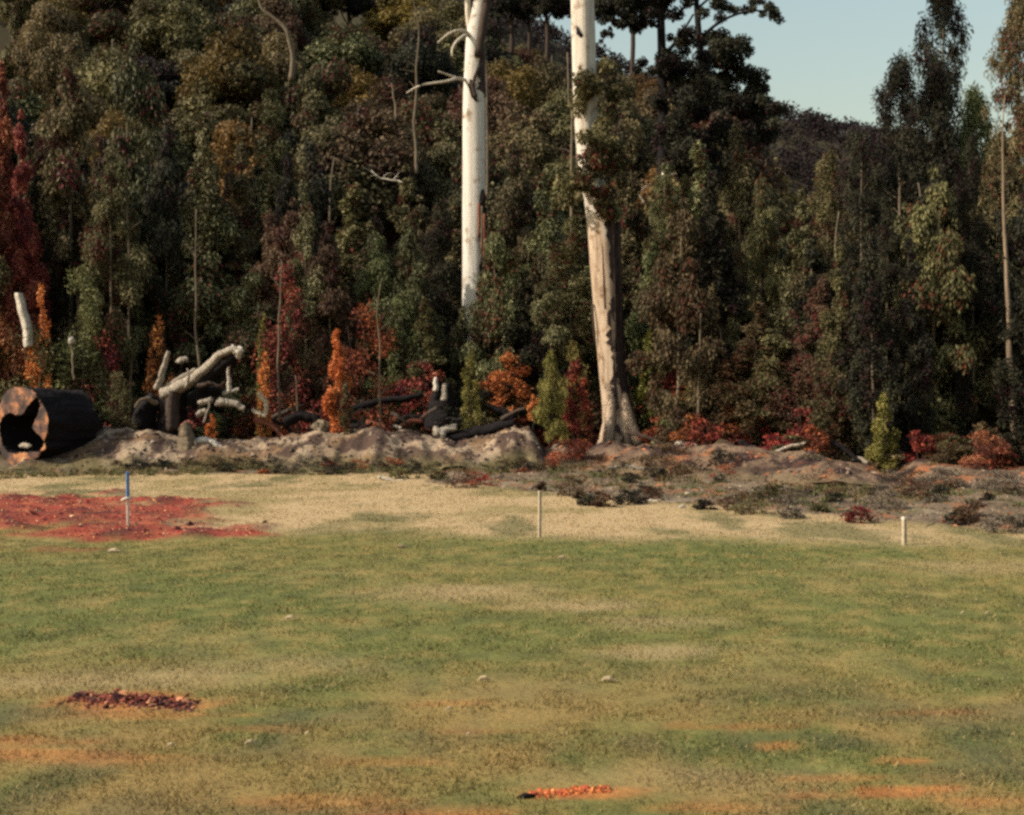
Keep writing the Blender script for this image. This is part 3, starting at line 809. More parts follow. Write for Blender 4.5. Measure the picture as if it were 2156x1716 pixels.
# wooded far ridge
r = np.random.default_rng(8)
n = 4200
RX = r.uniform(-20, 330, n); RY = r.uniform(215, 480, n)
cl = [(X_, Y_, float(g_) + 3, s_, s_, s_ * .8) for X_, Y_, g_, s_ in zip(RX, RY, ground(RX, RY), r.uniform(2.4, 4.4, n))]
o = link('distant_forest', leaf_mesh('distant_forest', cl, 240000, 1.1, .6, 9, LM['ridge'], hang=.2, shell=.6))
struct(o, 'stuff', 'dark wooded far ridge under the open sky', 'forest')

# ------------------------------------------------------------------ young trees along the forest edge
SAP = [  # x, top, depth, width, material, kind, look
    (20, 150, 46, 130, 'crimson', 'sapling2', 'dying red-leaved young tree at the left edge of the forest'),
    (-30, 300, 44, 130, 'crimson', 'sapling0', 'crimson-leaved dying young tree cut by the left edge'),
    (45, 270, 44.5, 105, 'crimson', 'sapling4', 'crimson and orange young tree just left of the tall grey-green column tree'),
    (150, 125, 47, 165, 'olive', 'sapling0', 'tall pointed grey-green tree above the burnt hollow log'),
    (282, 105, 49, 150, 'green', 'sapling1', 'tall narrow leafy tree with a thin pale trunk left of the root stump'),
    (345, 300, 47, 120, 'dark', 'sapling3', 'dark narrow young tree directly above the bleached root stump'),
    (425, 250, 47, 150, 'green', 'sapling2', 'glossy green young tree with pale trunk behind the bleached root stump'),
    (500, 310, 48, 130, 'olive', 'sapling4', 'dull olive young tree between root stump and orange shrub'),
    (575, 195, 50, 150, 'green', 'sapling5', 'tall bushy young tree left of the flame-shaped orange shrub'),
    (612, 430, 46, 100, 'brown', 'sapling1', 'brownish young tree with bare lower stem left of the flame-shaped shrub'),
    (660, 330, 49, 130, 'dark', 'sapling0', 'dark pointed young tree behind the flame-shaped orange shrub'),
    (745, 400, 48, 180, 'olive', 'sapling2', 'broad olive young tree right above the flame-shaped orange shrub'),
    (805, 520, 45, 120, 'fresh', 'sapling3', 'thin-stemmed pale green young tree right of the flame-shaped shrub'),
    (850, 380, 49, 150, 'olive', 'sapling4', 'olive young tree left of the scarred gum, second from it'),
    (925, 430, 47, 130, 'dark', 'sapling5', 'dark young tree touching the left side of the scarred gum'),
    (1050, 480, 44.5, 100, 'green', 'sapling1', 'narrow leafy young tree half hiding the foot of the scarred gum'),
    (1085, 330, 49, 120, 'olive', 'sapling3', 'dull olive young tree right behind the scarred gum'),
    (1140, 430, 48, 130, 'green', 'sapling0', 'green young tree midway between the two tall gums'),
    (1195, 500, 46, 100, 'dark', 'sapling2', 'dark young tree touching the left side of the leaning gum'),
    (1335, 300, 47, 130, 'olive', 'sapling4', 'olive young tree touching the right side of the leaning gum'),
    (1375, 520, 43.5, 90, 'fresh', 'sapling1', 'light green sapling right of the leaning gum foot'),
    (1410, 350, 46, 130, 'green', 'sapling5', 'leafy green young tree below the straight dark tree'),
    (1480, 310, 45, 150, 'green', 'sapling2', 'large light-topped young tree under the gap of sky, left one'),
    (1560, 305, 44, 140, 'olive', 'sapling0', 'olive-topped pointed young tree under the gap of sky'),
    (1610, 400, 42, 110, 'olive', 'sapling3', 'olive young tree left of the deep shadow in the right wood'),
    (1690, 430, 41, 130, 'green', 'sapling4', 'olive young tree directly below the far ridge'),
    (1745, 325, 42, 130, 'olive', 'spire1', 'olive domed young tree below the right end of the ridge'),
    (1815, 285, 41, 140, 'dark', 'spire2', 'black-green young tree left of the yellow-green shrub'),
    (1890, 122, 42, 165, 'dark', 'spire0', 'dark spire-shaped tree right of the open sky'),
    (1952, 150, 41.5, 150, 'dark', 'spire1', 'dark spire tucked between the two tall spires on the right'),
    (1998, -45, 43.5, 150, 'dark', 'spire2', 'tallest spire-shaped tree on the right, its top touching the picture edge'),
    (1850, 480, 38, 150, 'dark', 'sapling2', 'very dark young tree behind the yellow-green shrub'),
    (1950, 420, 39, 150, 'dark', 'sapling5', 'blackish young tree below the tallest spire'),
    (2064, 190, 42, 150, 'fresh', 'spire1', 'pale grey-green spire right of the tallest spire'),
    (2138, -10, 40, 150, 'olive', 'spire0', 'feathery tall pale-topped tree at the right edge'),
    (2215, -10, 39, 160, 'olive', 'spire2', 'feathery olive tree cut by the right edge'),
    (2040, 470, 38, 140, 'olive', 'sapling0', 'olive young tree left of the leaning pale trunk'),
    (2170, 420, 37, 150, 'dark', 'sapling3', 'dark young tree beside the right picture edge'),
]
for (x, top, d, w, m, k, lab) in SAP:
    place_px(k, x, top, d, w * 1.35, m, 'young_tree', lab, bark=M_thin, lean=(random.uniform(-.02, .02), random.uniform(-.02, .02)))
SLIM = np.array([(-300, 140), (100, 200), (300, 240), (450, 330), (600, 300), (700, 420), (950, 420), (1050, 400), (1200, 430), (1300, 400), (1480, 370), (1600, 400), (1640, 470), (1800, 470), (1860, 330), (2000, 260), (2100, 280), (2400, 200)], float)
sr = np.random.default_rng(15)
for i in range(150):
    x = -160 + 2480 * (i + sr.random()) / 150
    X1 = (x - CX) / F * 42
    d = float(yb(X1)) + sr.uniform(3.2, 17)
    top = np.interp(x, SLIM[:, 0], SLIM[:, 1]) + sr.uniform(0, 270)
    if 955 < x < 1060 and d < D1 + 1: d = D1 + 1.5 + sr.random() * 6
    if 1195 < x < 1345 and d < D2 + 1.5: d = D2 + 2 + sr.random() * 6
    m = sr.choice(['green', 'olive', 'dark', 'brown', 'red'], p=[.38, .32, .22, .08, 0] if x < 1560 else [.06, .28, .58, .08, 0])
    nm = {'green': 'mid green', 'olive': 'olive', 'dark': 'dark', 'brown': 'brownish', 'red': 'reddish'}[m]
    ht = 'tall' if top < 430 else ('half-grown' if top < 560 else 'low')
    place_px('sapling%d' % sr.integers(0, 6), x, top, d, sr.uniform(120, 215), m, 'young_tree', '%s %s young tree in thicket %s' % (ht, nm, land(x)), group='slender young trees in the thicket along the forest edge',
             bark=M_thin, lean=(sr.uniform(-.03, .03), sr.uniform(-.03, .03)))

# ------------------------------------------------------------------ shrubs
def shrub(name, label, x, ybase, ytop, w, d, mat, shape, n, L=.12, lw=.055, hang=.35, seed=1, lobe=False, cat='shrub', group=None, shell=.45, stems=3):
    b = P(x, ybase, d); g = float(ground(b[0], b[1])); 
    if b[2] < g - .02 or b[2] > g + 1.2: b[2] = g - .02
    H = CH + (HY - ytop) / F * d - b[2]
    e = link(name, None, None, b)
    i = seed % 3
    Wm = w / F * d
    link('foliage', bush_mesh(shape, i, Wm, H, n, L, lw, hang, seed, LM[mat], lobe, shell), e)
    mb = MB(); r = np.random.default_rng(seed)
    for q in range(stems):
        tx, ty = r.normal(0, Wm * .12, 2)
        mb.tube(curve([(r.normal(0, .03), r.normal(0, .03), -.35 - max(0, b[2] - g)), (tx * .5, ty * .5, H * .4), (tx, ty, H * .85)], 6), np.linspace(.025, .006, 6), 5, 0, 0, q)
    link('stem', mb.mesh('stem', M_brown), e)
    tag(e, label, cat, group)
    return e
shrub('dead_shrub', 'flame-shaped bright orange dead shrub on the crest of the sandy bank', 712, 918, 685, 64, 40.4, 'orange', 'flame', 5200, .10, .05, .1, 3)
shrub('shrub', 'small dark green plant inside the foot of the flame-shaped orange shrub', 730, 915, 800, 34, 40.0, 'olive', 'column', 700, .10, .05, .1, 4)
shrub('dead_shrub', 'small orange dead shrub right of the bleached root stump', 557, 850, 735, 48, 41.6, 'orange', 'column', 1300, .10, .05, .2, 5)
shrub('shrub', 'narrow lime green shoot above the small orange dead shrub', 553, 760, 650, 40, 43.5, 'lime', 'column', 1000, .11, .05, .3, 6)
shrub('dead_shrub', 'tiny orange dead plant in front of the root stump debris', 445, 925, 872, 32, 40.6, 'orange', 'flame', 420, .09, .045, .2, 7)
shrub('dead_shrub', 'low round red-orange dying shrub between the two tall gums', 1072, 868, 745, 118, 43, 'rust', 'round', 1900, .12, .06, .3, 8)
shrub('dead_shrub', 'small bright orange twig clump left of the drooping green shrub', 1122, 885, 830, 30, 41.8, 'orange', 'round', 220, .10, .05, .3, 80)
shrub('shrub', 'upright yellow-green bushy column right below the scarred gum', 991, 868, 735, 60, 41.5, 'lime', 'column', 3000, .10, .03, .1, 9)
shrub('shrub', 'drooping green wispy shrub on the bank left of the leaning gum', 1162, 920, 735, 84, 40.6, 'lime', 'column', 3600, .14, .025, .8, 10)
shrub('shrub', 'leaning green top of wispy shrub touching the leaning gum', 1205, 800, 722, 90, 41.6, 'lime', 'round', 1500, .13, .025, .8, 11)
shrub('dead_shrub', 'russet brown shrub at the left foot of the leaning gum', 1215, 912, 750, 74, 41.3, 'red', 'column', 2400, .12, .04, .4, 12)
shrub('shrub', 'fresh grey-green bushy sapling above the burnt hollow log', 168, 800, 562, 125, 43.0, 'fresh', 'round', 4200, .13, .06, .2, 13)
shrub('dead_shrub', 'orange spire of dead leaves beside the pale broken trunk', 86, 780, 600, 62, 43.0, 'orange', 'flame', 1800, .12, .06, .3, 14)
shrub('shrub', 'low grey-green bush between the hollow log and the root stump', 255, 905, 780, 80, 41.0, 'olive', 'round', 2000, .10, .03, .1, 15)
shrub('shrub', 'dark green low bush behind the burnt hollow log', 60, 830, 690, 170, 43.0, 'olive', 'round', 2600, .13, .055, .2, 16)
shrub('dead_shrub', 'wide dark red shrub right behind the flame-shaped shrub', 770, 860, 640, 170, 43.6, 'red', 'round', 3600, .13, .05, .3, 17)
shrub('shrub', 'wide grey-brown feathery shrub left behind the flame-shaped shrub', 655, 860, 620, 170, 44.4, 'brown', 'round', 4200, .14, .03, .2, 18)
shrub('dead_shrub', 'orange-red leafy sapling behind the root stump prong', 338, 800, 660, 90, 43.2, 'rust', 'column', 1700, .13, .065, .4, 19)
shrub('dead_shrub', 'small orange cluster left behind the root stump prong', 318, 770, 712, 36, 43.9, 'orange', 'column', 420, .11, .055, .4, 81)
shrub('dead_shrub', 'deep red leafy mass above the small orange dead shrub', 604, 730, 560, 135, 44.2, 'crimson', 'round', 2600, .14, .07, .4, 20)
shrub('shrub', 'green feathery bush right of the thin stake-like stem', 850, 840, 600, 120, 44.0, 'fresh', 'column', 3400, .15, .04, .5, 21)
shrub('shrub', 'light green leafy shrub just right of the leaning gum base', 1368, 880, 690, 66, 42.4, 'lime', 'column', 2200, .13, .06, .4, 22)
shrub('dead_shrub', 'pink-brown dead shrub right of the leaning gum root', 1425, 930, 760, 90, 41.2, 'red', 'column', 2000, .13, .065, .4, 23)
shrub('shrub', 'slim lime sapling against a pale stem right of the leaning gum', 1452, 930, 800, 42, 40.6, 'lime', 'column', 900, .11, .05, .3, 24)
shrub('shrub', 'yellow-green upright shrub on the right-hand bank', 1862, 1010, 825, 74, 34.6, 'lime', 'column', 2600, .11, .04, .3, 25)
shrub('shrub', 'dull olive leafy bush left of the yellow-green shrub', 1770, 990, 790, 130, 36.8, 'olive', 'round', 3600, .12, .06, .4, 26)
shrub('dead_shrub', 'dark red rounded heather-like bush near the right edge', 2085, 1015, 905, 130, 33.2, 'crimson', 'round', 2600, .09, .025, .1, 27)
shrub('dead_shrub', 'brown low bush beside the shadowed hollow on the right', 1990, 1020, 930, 110, 34.0, 'brown', 'round', 1600, .09, .03, .1, 28)
shrub('shrub', 'grey twiggy bush in front of the dark red bush, right', 1985, 1060, 985, 120, 31.4, 'grey', 'round', 1600, .12, .018, .0, 29)
shrub('shrub', 'grey twiggy bush at the right picture edge', 2110, 1065, 990, 130, 30.6, 'grey', 'round', 1500, .12, .018, .0, 30)
shrub('dead_shrub', 'rusty red brushy heap on the bank below the leaning gum', 1200, 995, 925, 130, 38.4, 'red', 'round', 1900, .14, .022, .0, 31)
shrub('dead_shrub', 'brown brush heap with orange leaves below the leaning gum roots', 1400, 1000, 935, 150, 36.6, 'brown', 'round', 1700, .14, .022, .0, 32)
shrub('dead_shrub', 'dark tangled brush heap right of the orange-brown heap', 1530, 1010, 945, 130, 35.4, 'dark', 'round', 1500, .14, .024, .0, 33)
shrub('dead_shrub', 'pale brown brush heap left of the olive bush', 1700, 1015, 955, 110, 34.6, 'grey', 'round', 1200, .14, .02, .0, 34)
shrub('shrub', 'tall olive bush covering the right foot of the scarred gum', 1034, 900, 470, 84, 44.7, 'olive', 'column', 6500, .12, .055, .6, 91)
shrub('shrub', 'leafy green bush covering the left foot of the scarred gum', 972, 890, 640, 78, 44.9, 'green', 'column', 3800, .12, .055, .6, 92)
shrub('shrub', 'dark olive bush just above the yellow-green column bush', 1012, 880, 640, 70, 44.2, 'olive', 'column', 3600, .12, .055, .6, 93)
shrub('dead_shrub', 'maroon leafy shrub between hollow log and uprooted stump, further back', 215, 820, 700, 110, 43.4, 'crimson', 'round', 1700, .12, .055, .4, 94)
shrub('dead_shrub', 'dark crimson leafy shrub right of the thin bare stem', 885, 880, 760, 130, 43.2, 'crimson', 'round', 1700, .12, .055, .3, 95)
shrub('dead_shrub', 'crimson leaf cluster low in the dark wood right of the yellowish stem', 1600, 960, 860, 90, 39.6, 'crimson', 'round', 1100, .12, .055, .4, 96)
shrub('dead_shrub', 'maroon leafy shrub left of the dull olive bush on the right', 1690, 975, 860, 90, 38.4, 'crimson', 'round', 1100, .11, .05, .4, 97)
br = np.random.default_rng(33)
for i in range(95):
    x = -120 + 2400 * (i + br.random()) / 95
    X1 = (x - CX) / F * 40; d = float(yb(X1)) + br.uniform(1.6, 6.0)
    if 1240 < x < 1370 and d < D2 + 1: d = D2 + 1.2
    if 250 < x < 600 and d < 43: d = 43.5 + br.random()
    m = br.choice(['red', 'brown', 'dark', 'olive', 'fresh'], p=[.46, .22, .14, .13, .05])
    nm = {'red': 'dark red', 'brown': 'brown', 'dark': 'blackish green', 'olive': 'olive', 'fresh': 'light green'}[m]
    X = (x - CX) / F * d; z = float(ground(X, d)); yb_ = HY - (z - CH) / d * F
    h = br.uniform(45, 120)
    sz = 'low' if h < 70 else ('knee-high' if h < 95 else 'chest-high')
    shrub('undergrowth_bush', '%s %s undergrowth bush %s' % (sz, nm, land(x)), x, yb_, yb_ - h, br.uniform(70, 130), d, m, 'round', 900, .13, .05, .2, 600 + i, group='undergrowth bushes beneath the trees', stems=2)

qr = np.random.default_rng(44)
for i in range(108):
    if i < 60:
        x = 1150 + 1010 * (i + qr.random()) / 60; lo_, hi_ = np.interp(x, [1150, 1500, 2156], [965, 975, 1030]), np.interp(x, [1150, 1500, 2156], [1055, 1085, 1120])
    else:
        x = 215 + 935 * (i - 60 + qr.random()) / 48; lo_, hi_ = 955, np.interp(x, [200, 700, 1150], [988, 1000, 1050])
    y = qr.uniform(lo_, hi_); h = qr.uniform(10, 38) * (1.2 if i < 60 else .9)
    X, Y = W(x, y + 4)
    Y = min(Y, float(yb(X)) - (.9 if i < 60 else 1.5)); X = (x - CX) / F * Y
    m = qr.choice(['grey', 'brown', 'dark', 'red', 'olive', 'rust'], p=[.24, .32, .24, .03, .15, .02] if i < 60 else [.06, .20, .24, .05, .43, .02])
    nm = {'grey': 'greyish', 'brown': 'brown', 'dark': 'blackish', 'red': 'dark red', 'olive': 'olive', 'rust': 'orange'}[m]
    z = float(ground(X, Y)); yg = HY - (z - CH) / Y * F
    near = 'near the right-hand peg' if x > 1780 else ('left of the right-hand peg' if x > 1560 else ('right of the middle peg' if x > 1150 else ('left of the middle peg' if x > 760 else 'behind the blue-topped peg')))
    shrub('brush_clump', '%s %s brush clump on the rough ground %s' % ('tiny' if h < 20 else ('small' if h < 32 else 'larger'), nm, near), x, yg, yg - h, qr.uniform(1.6, 3.4) * h, Y, m, 'round', 420, .09, .022, .0, 800 + i, cat='brush', group='brush clumps on the rough ground', stems=1)
# ------------------------------------------------------------------ hollow burnt log
def hollow_log():
    d = 39.2
    c0 = P(44, 898, d); R = 83 / F * d; Ln = 1.75
    ang = math.radians(34)
    nrm = np.array([-math.sin(ang), -math.cos(ang), 0.0])     # cut face looks left and to the viewer
    side = np.array([math.cos(ang), -math.sin(ang), 0.0]); up = np.array([0, 0, 1.0])
    e = link('hollow_log', None, None, (c0[0], c0[1], c0[2] - R))
    org = np.array(e.location)
    N = 96; th = np.linspace(0, 2 * np.pi, N, endpoint=False)
    r = np.random.default_rng(4)
    prof = 1 + .03 * np.sin(3 * th + 1) + .02 * np.sin(7 * th) + r.normal(0, .008, N)
    # body
    V = []; K = 14
    for k in range(K):
        t = k / (K - 1)
        rr_ = R * prof * (1 + .03 * math.sin(t * 5) + (0.03 if k in (0, K - 1) else 0)) * (1 + .10 * (fbm(th * 7, np.full(N, t * 1.6), 3, 4) - .5) * 2 + r.normal(0, .008, N))
        cc = c0 - nrm * Ln * t
        rag = np.outer(-(t ** 3) * .55 * (fbm(th * 2.2, np.full(N, 1.0), 8, 3) - .35), nrm)
        V.append(cc + rag + np.outer(rr_ * np.cos(th), side) + np.outer(rr_ * np.sin(th), up))
    V = np.concatenate(V); f = []
    for k in range(K - 1):
        for j in range(N): f.append([k * N + j, (k + 1) * N + j, (k + 1) * N + (j + 1) % N, k * N + (j + 1) % N])
    f.append([(K - 1) * N + j for j in range(N)])
    link('charred_bark', mesh_np('charred_bark', V - org, f, M_char, smooth=True), e)
    # cut face with a ragged hollow (radius by angle about an off-centre point)
    cu, cv = .0, -.12
    A = np.radians([-180, -165, -140, -115, -90, -65, -45, -32, -22, -12, -2, 12, 25, 40, 52, 62, 75, 95, 115, 135, 150, 165, 180])
    RR = 1.36 * np.array([.62, .58, .56, .46, .40, .42, .52, .72, .80, .70, .44, .36, .46, .78, .84, .58, .34, .30, .34, .48, .56, .62, .62])
    cav = np.interp((th + np.pi) % (2 * np.pi) - np.pi, A, RR) * (1 + r.normal(0, .025, N))
    inner = c0 + nrm * .02 + np.outer(R * (cu + cav * np.cos(th)), side) + np.outer(R * (cv + cav * np.sin(th)), up)
    outer = c0 + np.outer(R * prof * 1.03 * np.cos(th), side) + np.outer(R * prof * 1.03 * np.sin(th), up)
    mid = (inner + outer) / 2 + nrm * .03 + r.normal(0, .012, (N, 3))
    deep1 = inner - nrm * .5; deep2 = c0 - nrm * (Ln * .8) + (inner - c0) * .8
    V = np.concatenate([outer, mid, inner]); f = []
    for b in range(2):
        for j in range(N): f.append([b * N + j, b * N + (j + 1) % N, (b + 1) * N + (j + 1) % N, (b + 1) * N + j])
    link('cut_face', mesh_np('cut_face', V - org, f, M_face, smooth=True), e)
    V = np.concatenate([inner, deep1, deep2]); f = []
    for b in range(2):
        for j in range(N): f.append([b * N + j, b * N + (j + 1) % N, (b + 1) * N + (j + 1) % N, (b + 1) * N + j])
    f.append([2 * N + j for j in range(N)])
    link('hollow', mesh_np('hollow', V - org, f, M_char, smooth=True), e)
    # pale lump of rotten wood lying in the hollow
    mb = MB(); p = c0 - nrm * .25 - side * .12 - up * R * .50
    mb.tube([p - side * .28, p - side * .1 + up * .03, p + side * .12, p + side * .26], [.03, .075, .08, .03], 8, 0, .15, 2)
    link('rotten_wood', mb.mesh('rotten_wood', M_grey, origin=org), e)
    tag(e, 'huge burnt hollow log lying with its orange cut end facing left', 'log')
def face_mat():
    m, N, L, b = new_mat('cut_timber')
    geo = N.new('ShaderNodeNewGeometry')
    n = noise(N, L, 1.5, 5, .6, geo.outputs['Position'], .4)
    rp = ramp(N, [(.40, (.020, .011, .010)), (.49, (.10, .048, .032)), (.57, (.36, .145, .055)), (.68, (.42, .30, .18))]); L.new(n.outputs[0], rp.inputs[0])
    L.new(rp.outputs[0], b.inputs['Base Color']); b.inputs['Roughness'].default_value = .9
    n2 = noise(N, L, 9, 5, .6, geo.outputs['Position'])
    bp = N.new('ShaderNodeBump'); bp.inputs['Strength'].default_value = .5; bp.inputs['Distance'].default_value = .05
    L.new(n2.outputs[0], bp.inputs['Height']); L.new(bp.outputs[0], b.inputs['Normal'])
    return m
M_face = face_mat()
hollow_log()

# ------------------------------------------------------------------ stumps, logs and sticks
def wood(name, label, d, tubes, mat, cat='log', seg=12, rough=.24, group=None, part='branch', ground_it=True):
    """one thing; every tube a part. tubes: (points, r0, r1[, mat[, partname]])"""
    b = P(tubes[0][0][0][0], tubes[0][0][0][1], d + (tubes[0][0][0][2] if len(tubes[0][0][0]) > 2 else 0))
    if len(tubes) == 1:
        mb = MB(); pts, r0, r1 = tubes[0][:3]
        cc = curve([P(p[0], p[1], d + (p[2] if len(p) > 2 else 0)) for p in pts], max(12, 8 * len(pts)), .55 / F * d, len(label))
        mb.tube(cc, np.linspace(r0, r1, len(cc)) / F * d, seg, 0, rough, len(label))
        e = link(name, mb.mesh(name, tubes[0][3] if len(tubes[0]) > 3 else mat, origin=b), None, b)
    else:
        e = link(name, None, None, b)
        for q, t in enumerate(tubes):
            mb = MB(); pts, r0, r1 = t[:3]
            cc = curve([P(p[0], p[1], d + (p[2] if len(p) > 2 else 0)) for p in pts], max(12, 8 * len(pts)), .55 / F * d, q)
            mb.tube(cc, np.linspace(r0, r1, len(cc)) / F * d, seg, 0, rough, q)
            nm = t[4] if len(t) > 4 else part
            link(nm, mb.mesh(nm, t[3] if len(t) > 3 else mat, origin=b), e)
    return tag(e, label, cat, group)

wood('root_stump', 'uprooted burnt stump with a long bleached curved root pointing right', 41.6, [
    ([(362, 915, .3), (362, 870, .2), (364, 838, 0), (366, 822, 0)], 30, 24, M_char, 'stump_body'),
    ([(300, 905, .2), (306, 862, .2), (330, 838, .2)], 26, 20, M_char, 'stump_body'),
    ([(364, 905, -.62), (362, 860, -.52), (366, 826, -.4)], 13, 15, M_brown, 'split_wood'),
    ([(345, 830, -.3), (375, 818, -.45), (405, 800, -.6), (440, 771, -.8), (458, 749, -.9), (486, 735, -1.0), (500, 737, -1.0)], 15, 7, M_grey, 'root'),
    ([(352, 815, -.3), (380, 795, -.5), (412, 778, -.6)], 6, 3.5, M_grey, 'root'),
    ([(330, 818, -.3), (340, 795, -.4), (346, 770, -.5), (355, 740, -.5)], 8, 4, M_grey, 'root'),
    ([(412, 815, -.5), (440, 792, -.6), (470, 765, -.8), (492, 748, -.9)], 14, 8, M_char, 'root'),  # black tube added beneath as the bleached root's shaded underside
    ([(400, 845, -.1), (430, 826, -.2), (466, 822, -.3)], 16, 8, M_char, 'root'),
    ([(494, 738, -1.0), (503, 742, -1.05), (500, 755, -1.0)], 8, 4, M_bone, 'root_tip'),
    ([(500, 736, -1.0), (508, 733, -1.05), (512, 738, -1.1)], 5, 2, M_bone, 'root_tip'),
    ([(496, 733, -1.0), (490, 729, -1.0), (484, 731, -1.0)], 4, 2, M_bone, 'root_tip'),
    ([(376, 765, .4), (384, 756, .4), (396, 758, .4)], 7, 4, M_grey, 'root')], M_grey, 'stump')
wood('root_splinter', 'thin splintered root curling left from the uprooted stump', 41.2, [([(330, 850, -.6), (312, 838, -.8), (296, 842, -.9), (284, 858, -.9)], 5, 2)], M_thin, 'root')
wood('root_splinter', 'short splintered root sticking up from the middle of the stump', 41.0, [([(392, 815, -.6), (398, 792, -.8), (394, 776, -.8)], 4.5, 1.6)], M_grey, 'root')
wood('root_splinter', 'dark forked root under the long bleached root', 41.0, [([(418, 812, -.4), (440, 806, -.6), (462, 812, -.6), (474, 804, -.6)], 5, 1.8)], M_brown, 'root')
wood('dead_branch', 'forked upright bleached branch right of the uprooted stump', 41.4, [([(468, 829), (480, 825), (492, 823), (503, 819)], 4, 3), ([(484, 825), (482, 800), (480, 784), (482, 765)], 5.5, 2.5)], M_bone, 'branch')
wood('log', 'broken pale grey slab log under the forked bleached branch', 41.0, [([(457, 846), (475, 845), (495, 850), (515, 860)], 9, 5)], M_grey)
wood('log', 'short pale log end left of the grey slab log', 41.0, [([(418, 850), (432, 847), (446, 842)], 6, 6)], M_grey)
wood('log', 'short pale log end below the other beside the stump', 40.8, [([(414, 874), (424, 868), (434, 864)], 5.5, 5)], M_grey)
wood('dead_branch', 'thin grey stick leaning between the two log ends', 40.7, [([(428, 890), (436, 866), (444, 842)], 2.2, 1.6)], M_grey, 'branch')
wood('dead_branch', 'curved tan branch hooking below the small orange shrub', 41.2, [([(545, 826), (556, 842), (563, 858), (560, 874)], 5, 5), ([(531, 864), (545, 870), (560, 876)], 4.5, 5)], M_stake, 'branch')
wood('tree_stump', 'knobbly grey stump on the bank in front of the root stump', 39.4, [([(394, 952), (393, 925), (390, 903), (384, 895)], 17, 11, M_thin, 'stump_body'), ([(384, 898), (398, 888), (410, 894), (408, 902)], 5, 4, M_redw, 'root')], M_thin, 'stump')
wood('log', 'pale smooth log lying on the crest of the sandy bank', 39.5, [([(412, 930), (430, 927), (448, 932), (462, 942), (474, 950)], 7, 5)], M_bone)
wood('broken_tree', 'short white broken trunk leaning at the left edge', 42.6, [([(62, 730), (56, 690), (48, 655), (40, 617)], 10, 7)], M_bone, 'tree')
wood('thin_pole', 'thin grey pole with a white knob behind the hollow log', 41.5, [([(156, 800), (153, 760), (150, 718)], 2.2, 2, M_thin, 'shaft'), ([(151, 722, -.05), (150, 716, -.05), (149, 710, -.05)], 6, 5, M_bone, 'knob')], M_thin, 'pole')
wood('tree_stump', 'burnt black stump with two jagged white-tipped prongs', 42.0, [
    ([(930, 900), (930, 870), (928, 850)], 34, 24, M_char, 'stump_body'), ([(916, 860), (920, 830), (921, 800)], 15, 6, M_char, 'prong'), ([(950, 865), (948, 835), (943, 806)], 13, 5, M_char, 'prong'),
    ([(917, 822, -.22), (918, 808, -.14), (919, 796, -.1)], 6, 4, M_bone, 'bleached_tip'), ([(936, 842, -.2), (936, 826, -.2), (935, 808, -.2)], 7, 4, M_grey, 'bleached_tip')], M_char, 'stump')
wood('log', 'long dark burnt log lying behind the bank crest between the gums', 41.0, [([(935, 925), (985, 916), (1030, 905), (1082, 888)], 13, 10)], M_char)
wood('log', 'short black log propped above the long burnt log', 41.6, [([(1028, 856), (1050, 866), (1080, 880)], 7, 9)], M_char)
wood('log', 'dark log lying left of the jagged burnt stump', 42.2, [([(740, 860), (790, 845), (850, 838), (890, 830)], 8, 6)], M_char)
wood('log', 'grey-lilac weathered log piece behind the bank crest', 40.9, [([(918, 915), (940, 905), (962, 900)], 8, 7)], M_grey)
wood('log', 'grey chunk of wood on the crest right of the flame shrub', 40.7, [([(925 - 10, 906), (935 - 10, 914), (948 - 10, 918)], 9, 8)], M_grey)
wood('log', 'dark curved log left of the flame-shaped shrub', 41.2, [([(600, 890), (630, 876), (660, 880), (680, 900)], 12, 9)], M_char)
wood('log', 'grey stone-like stump end touching the flame-shaped shrub on its left', 40.6, [([(668, 905), (678, 895), (690, 900)], 12, 10)], M_thin)
wood('dead_branch', 'white stick lying in the grass in front of the bank', 33.5, [([(797, 1003), (815, 1010), (832, 1014), (850, 1015)], 3.4, 4.6)], M_bone, 'branch')
wood('dead_branch', 'short white stick right of the longer white stick', 33.2, [([(866, 1018), (880, 1020), (896, 1021)], 3, 4)], M_bone, 'branch')
wood('tree_stump', 'white broken stump with a dark shaded side on the churned ground', 24.4, [([(1556, 1098), (1570, 1090), (1580, 1086)], 12, 9, M_char, 'stump_body'), ([(1566, 1080), (1580, 1084), (1594, 1092)], 7, 4, M_bone, 'splinter'), ([(1560, 1074), (1572, 1077), (1580, 1082)], 3, 4, M_bone, 'splinter')], M_bone, 'stump')
for q, (x, y, l, lab) in enumerate([(1376, 1056, 12, 'small white wood scrap on the churned ground, left one'), (1438, 1069, 12, 'small white wood scrap on the churned ground, right one'), (1210, 1010, 16, 'pale bent root scrap below the rusty brush heap'), (1475, 973, 5, 'tiny white scrap on the brown bank'), (1290, 1040, 20, 'thin pale stick on the churned ground above the middle peg'),
                                   (2035, 1066, 22, 'pale curved stick below the grey twiggy bush'), (1320, 985, 40, 'long grey stick on the bank below the leaning gum')]):
    X, Y = W(x, y) if y > 1000 else ((x - CX) / F * 36.2, 36.2)
    wood('wood_scrap', lab, Y, [([(x - l, y + 1), (x, y - 2), (x + l, y + 2)], 3, 2.4)], M_bone if q < 4 else M_grey, 'scrap')
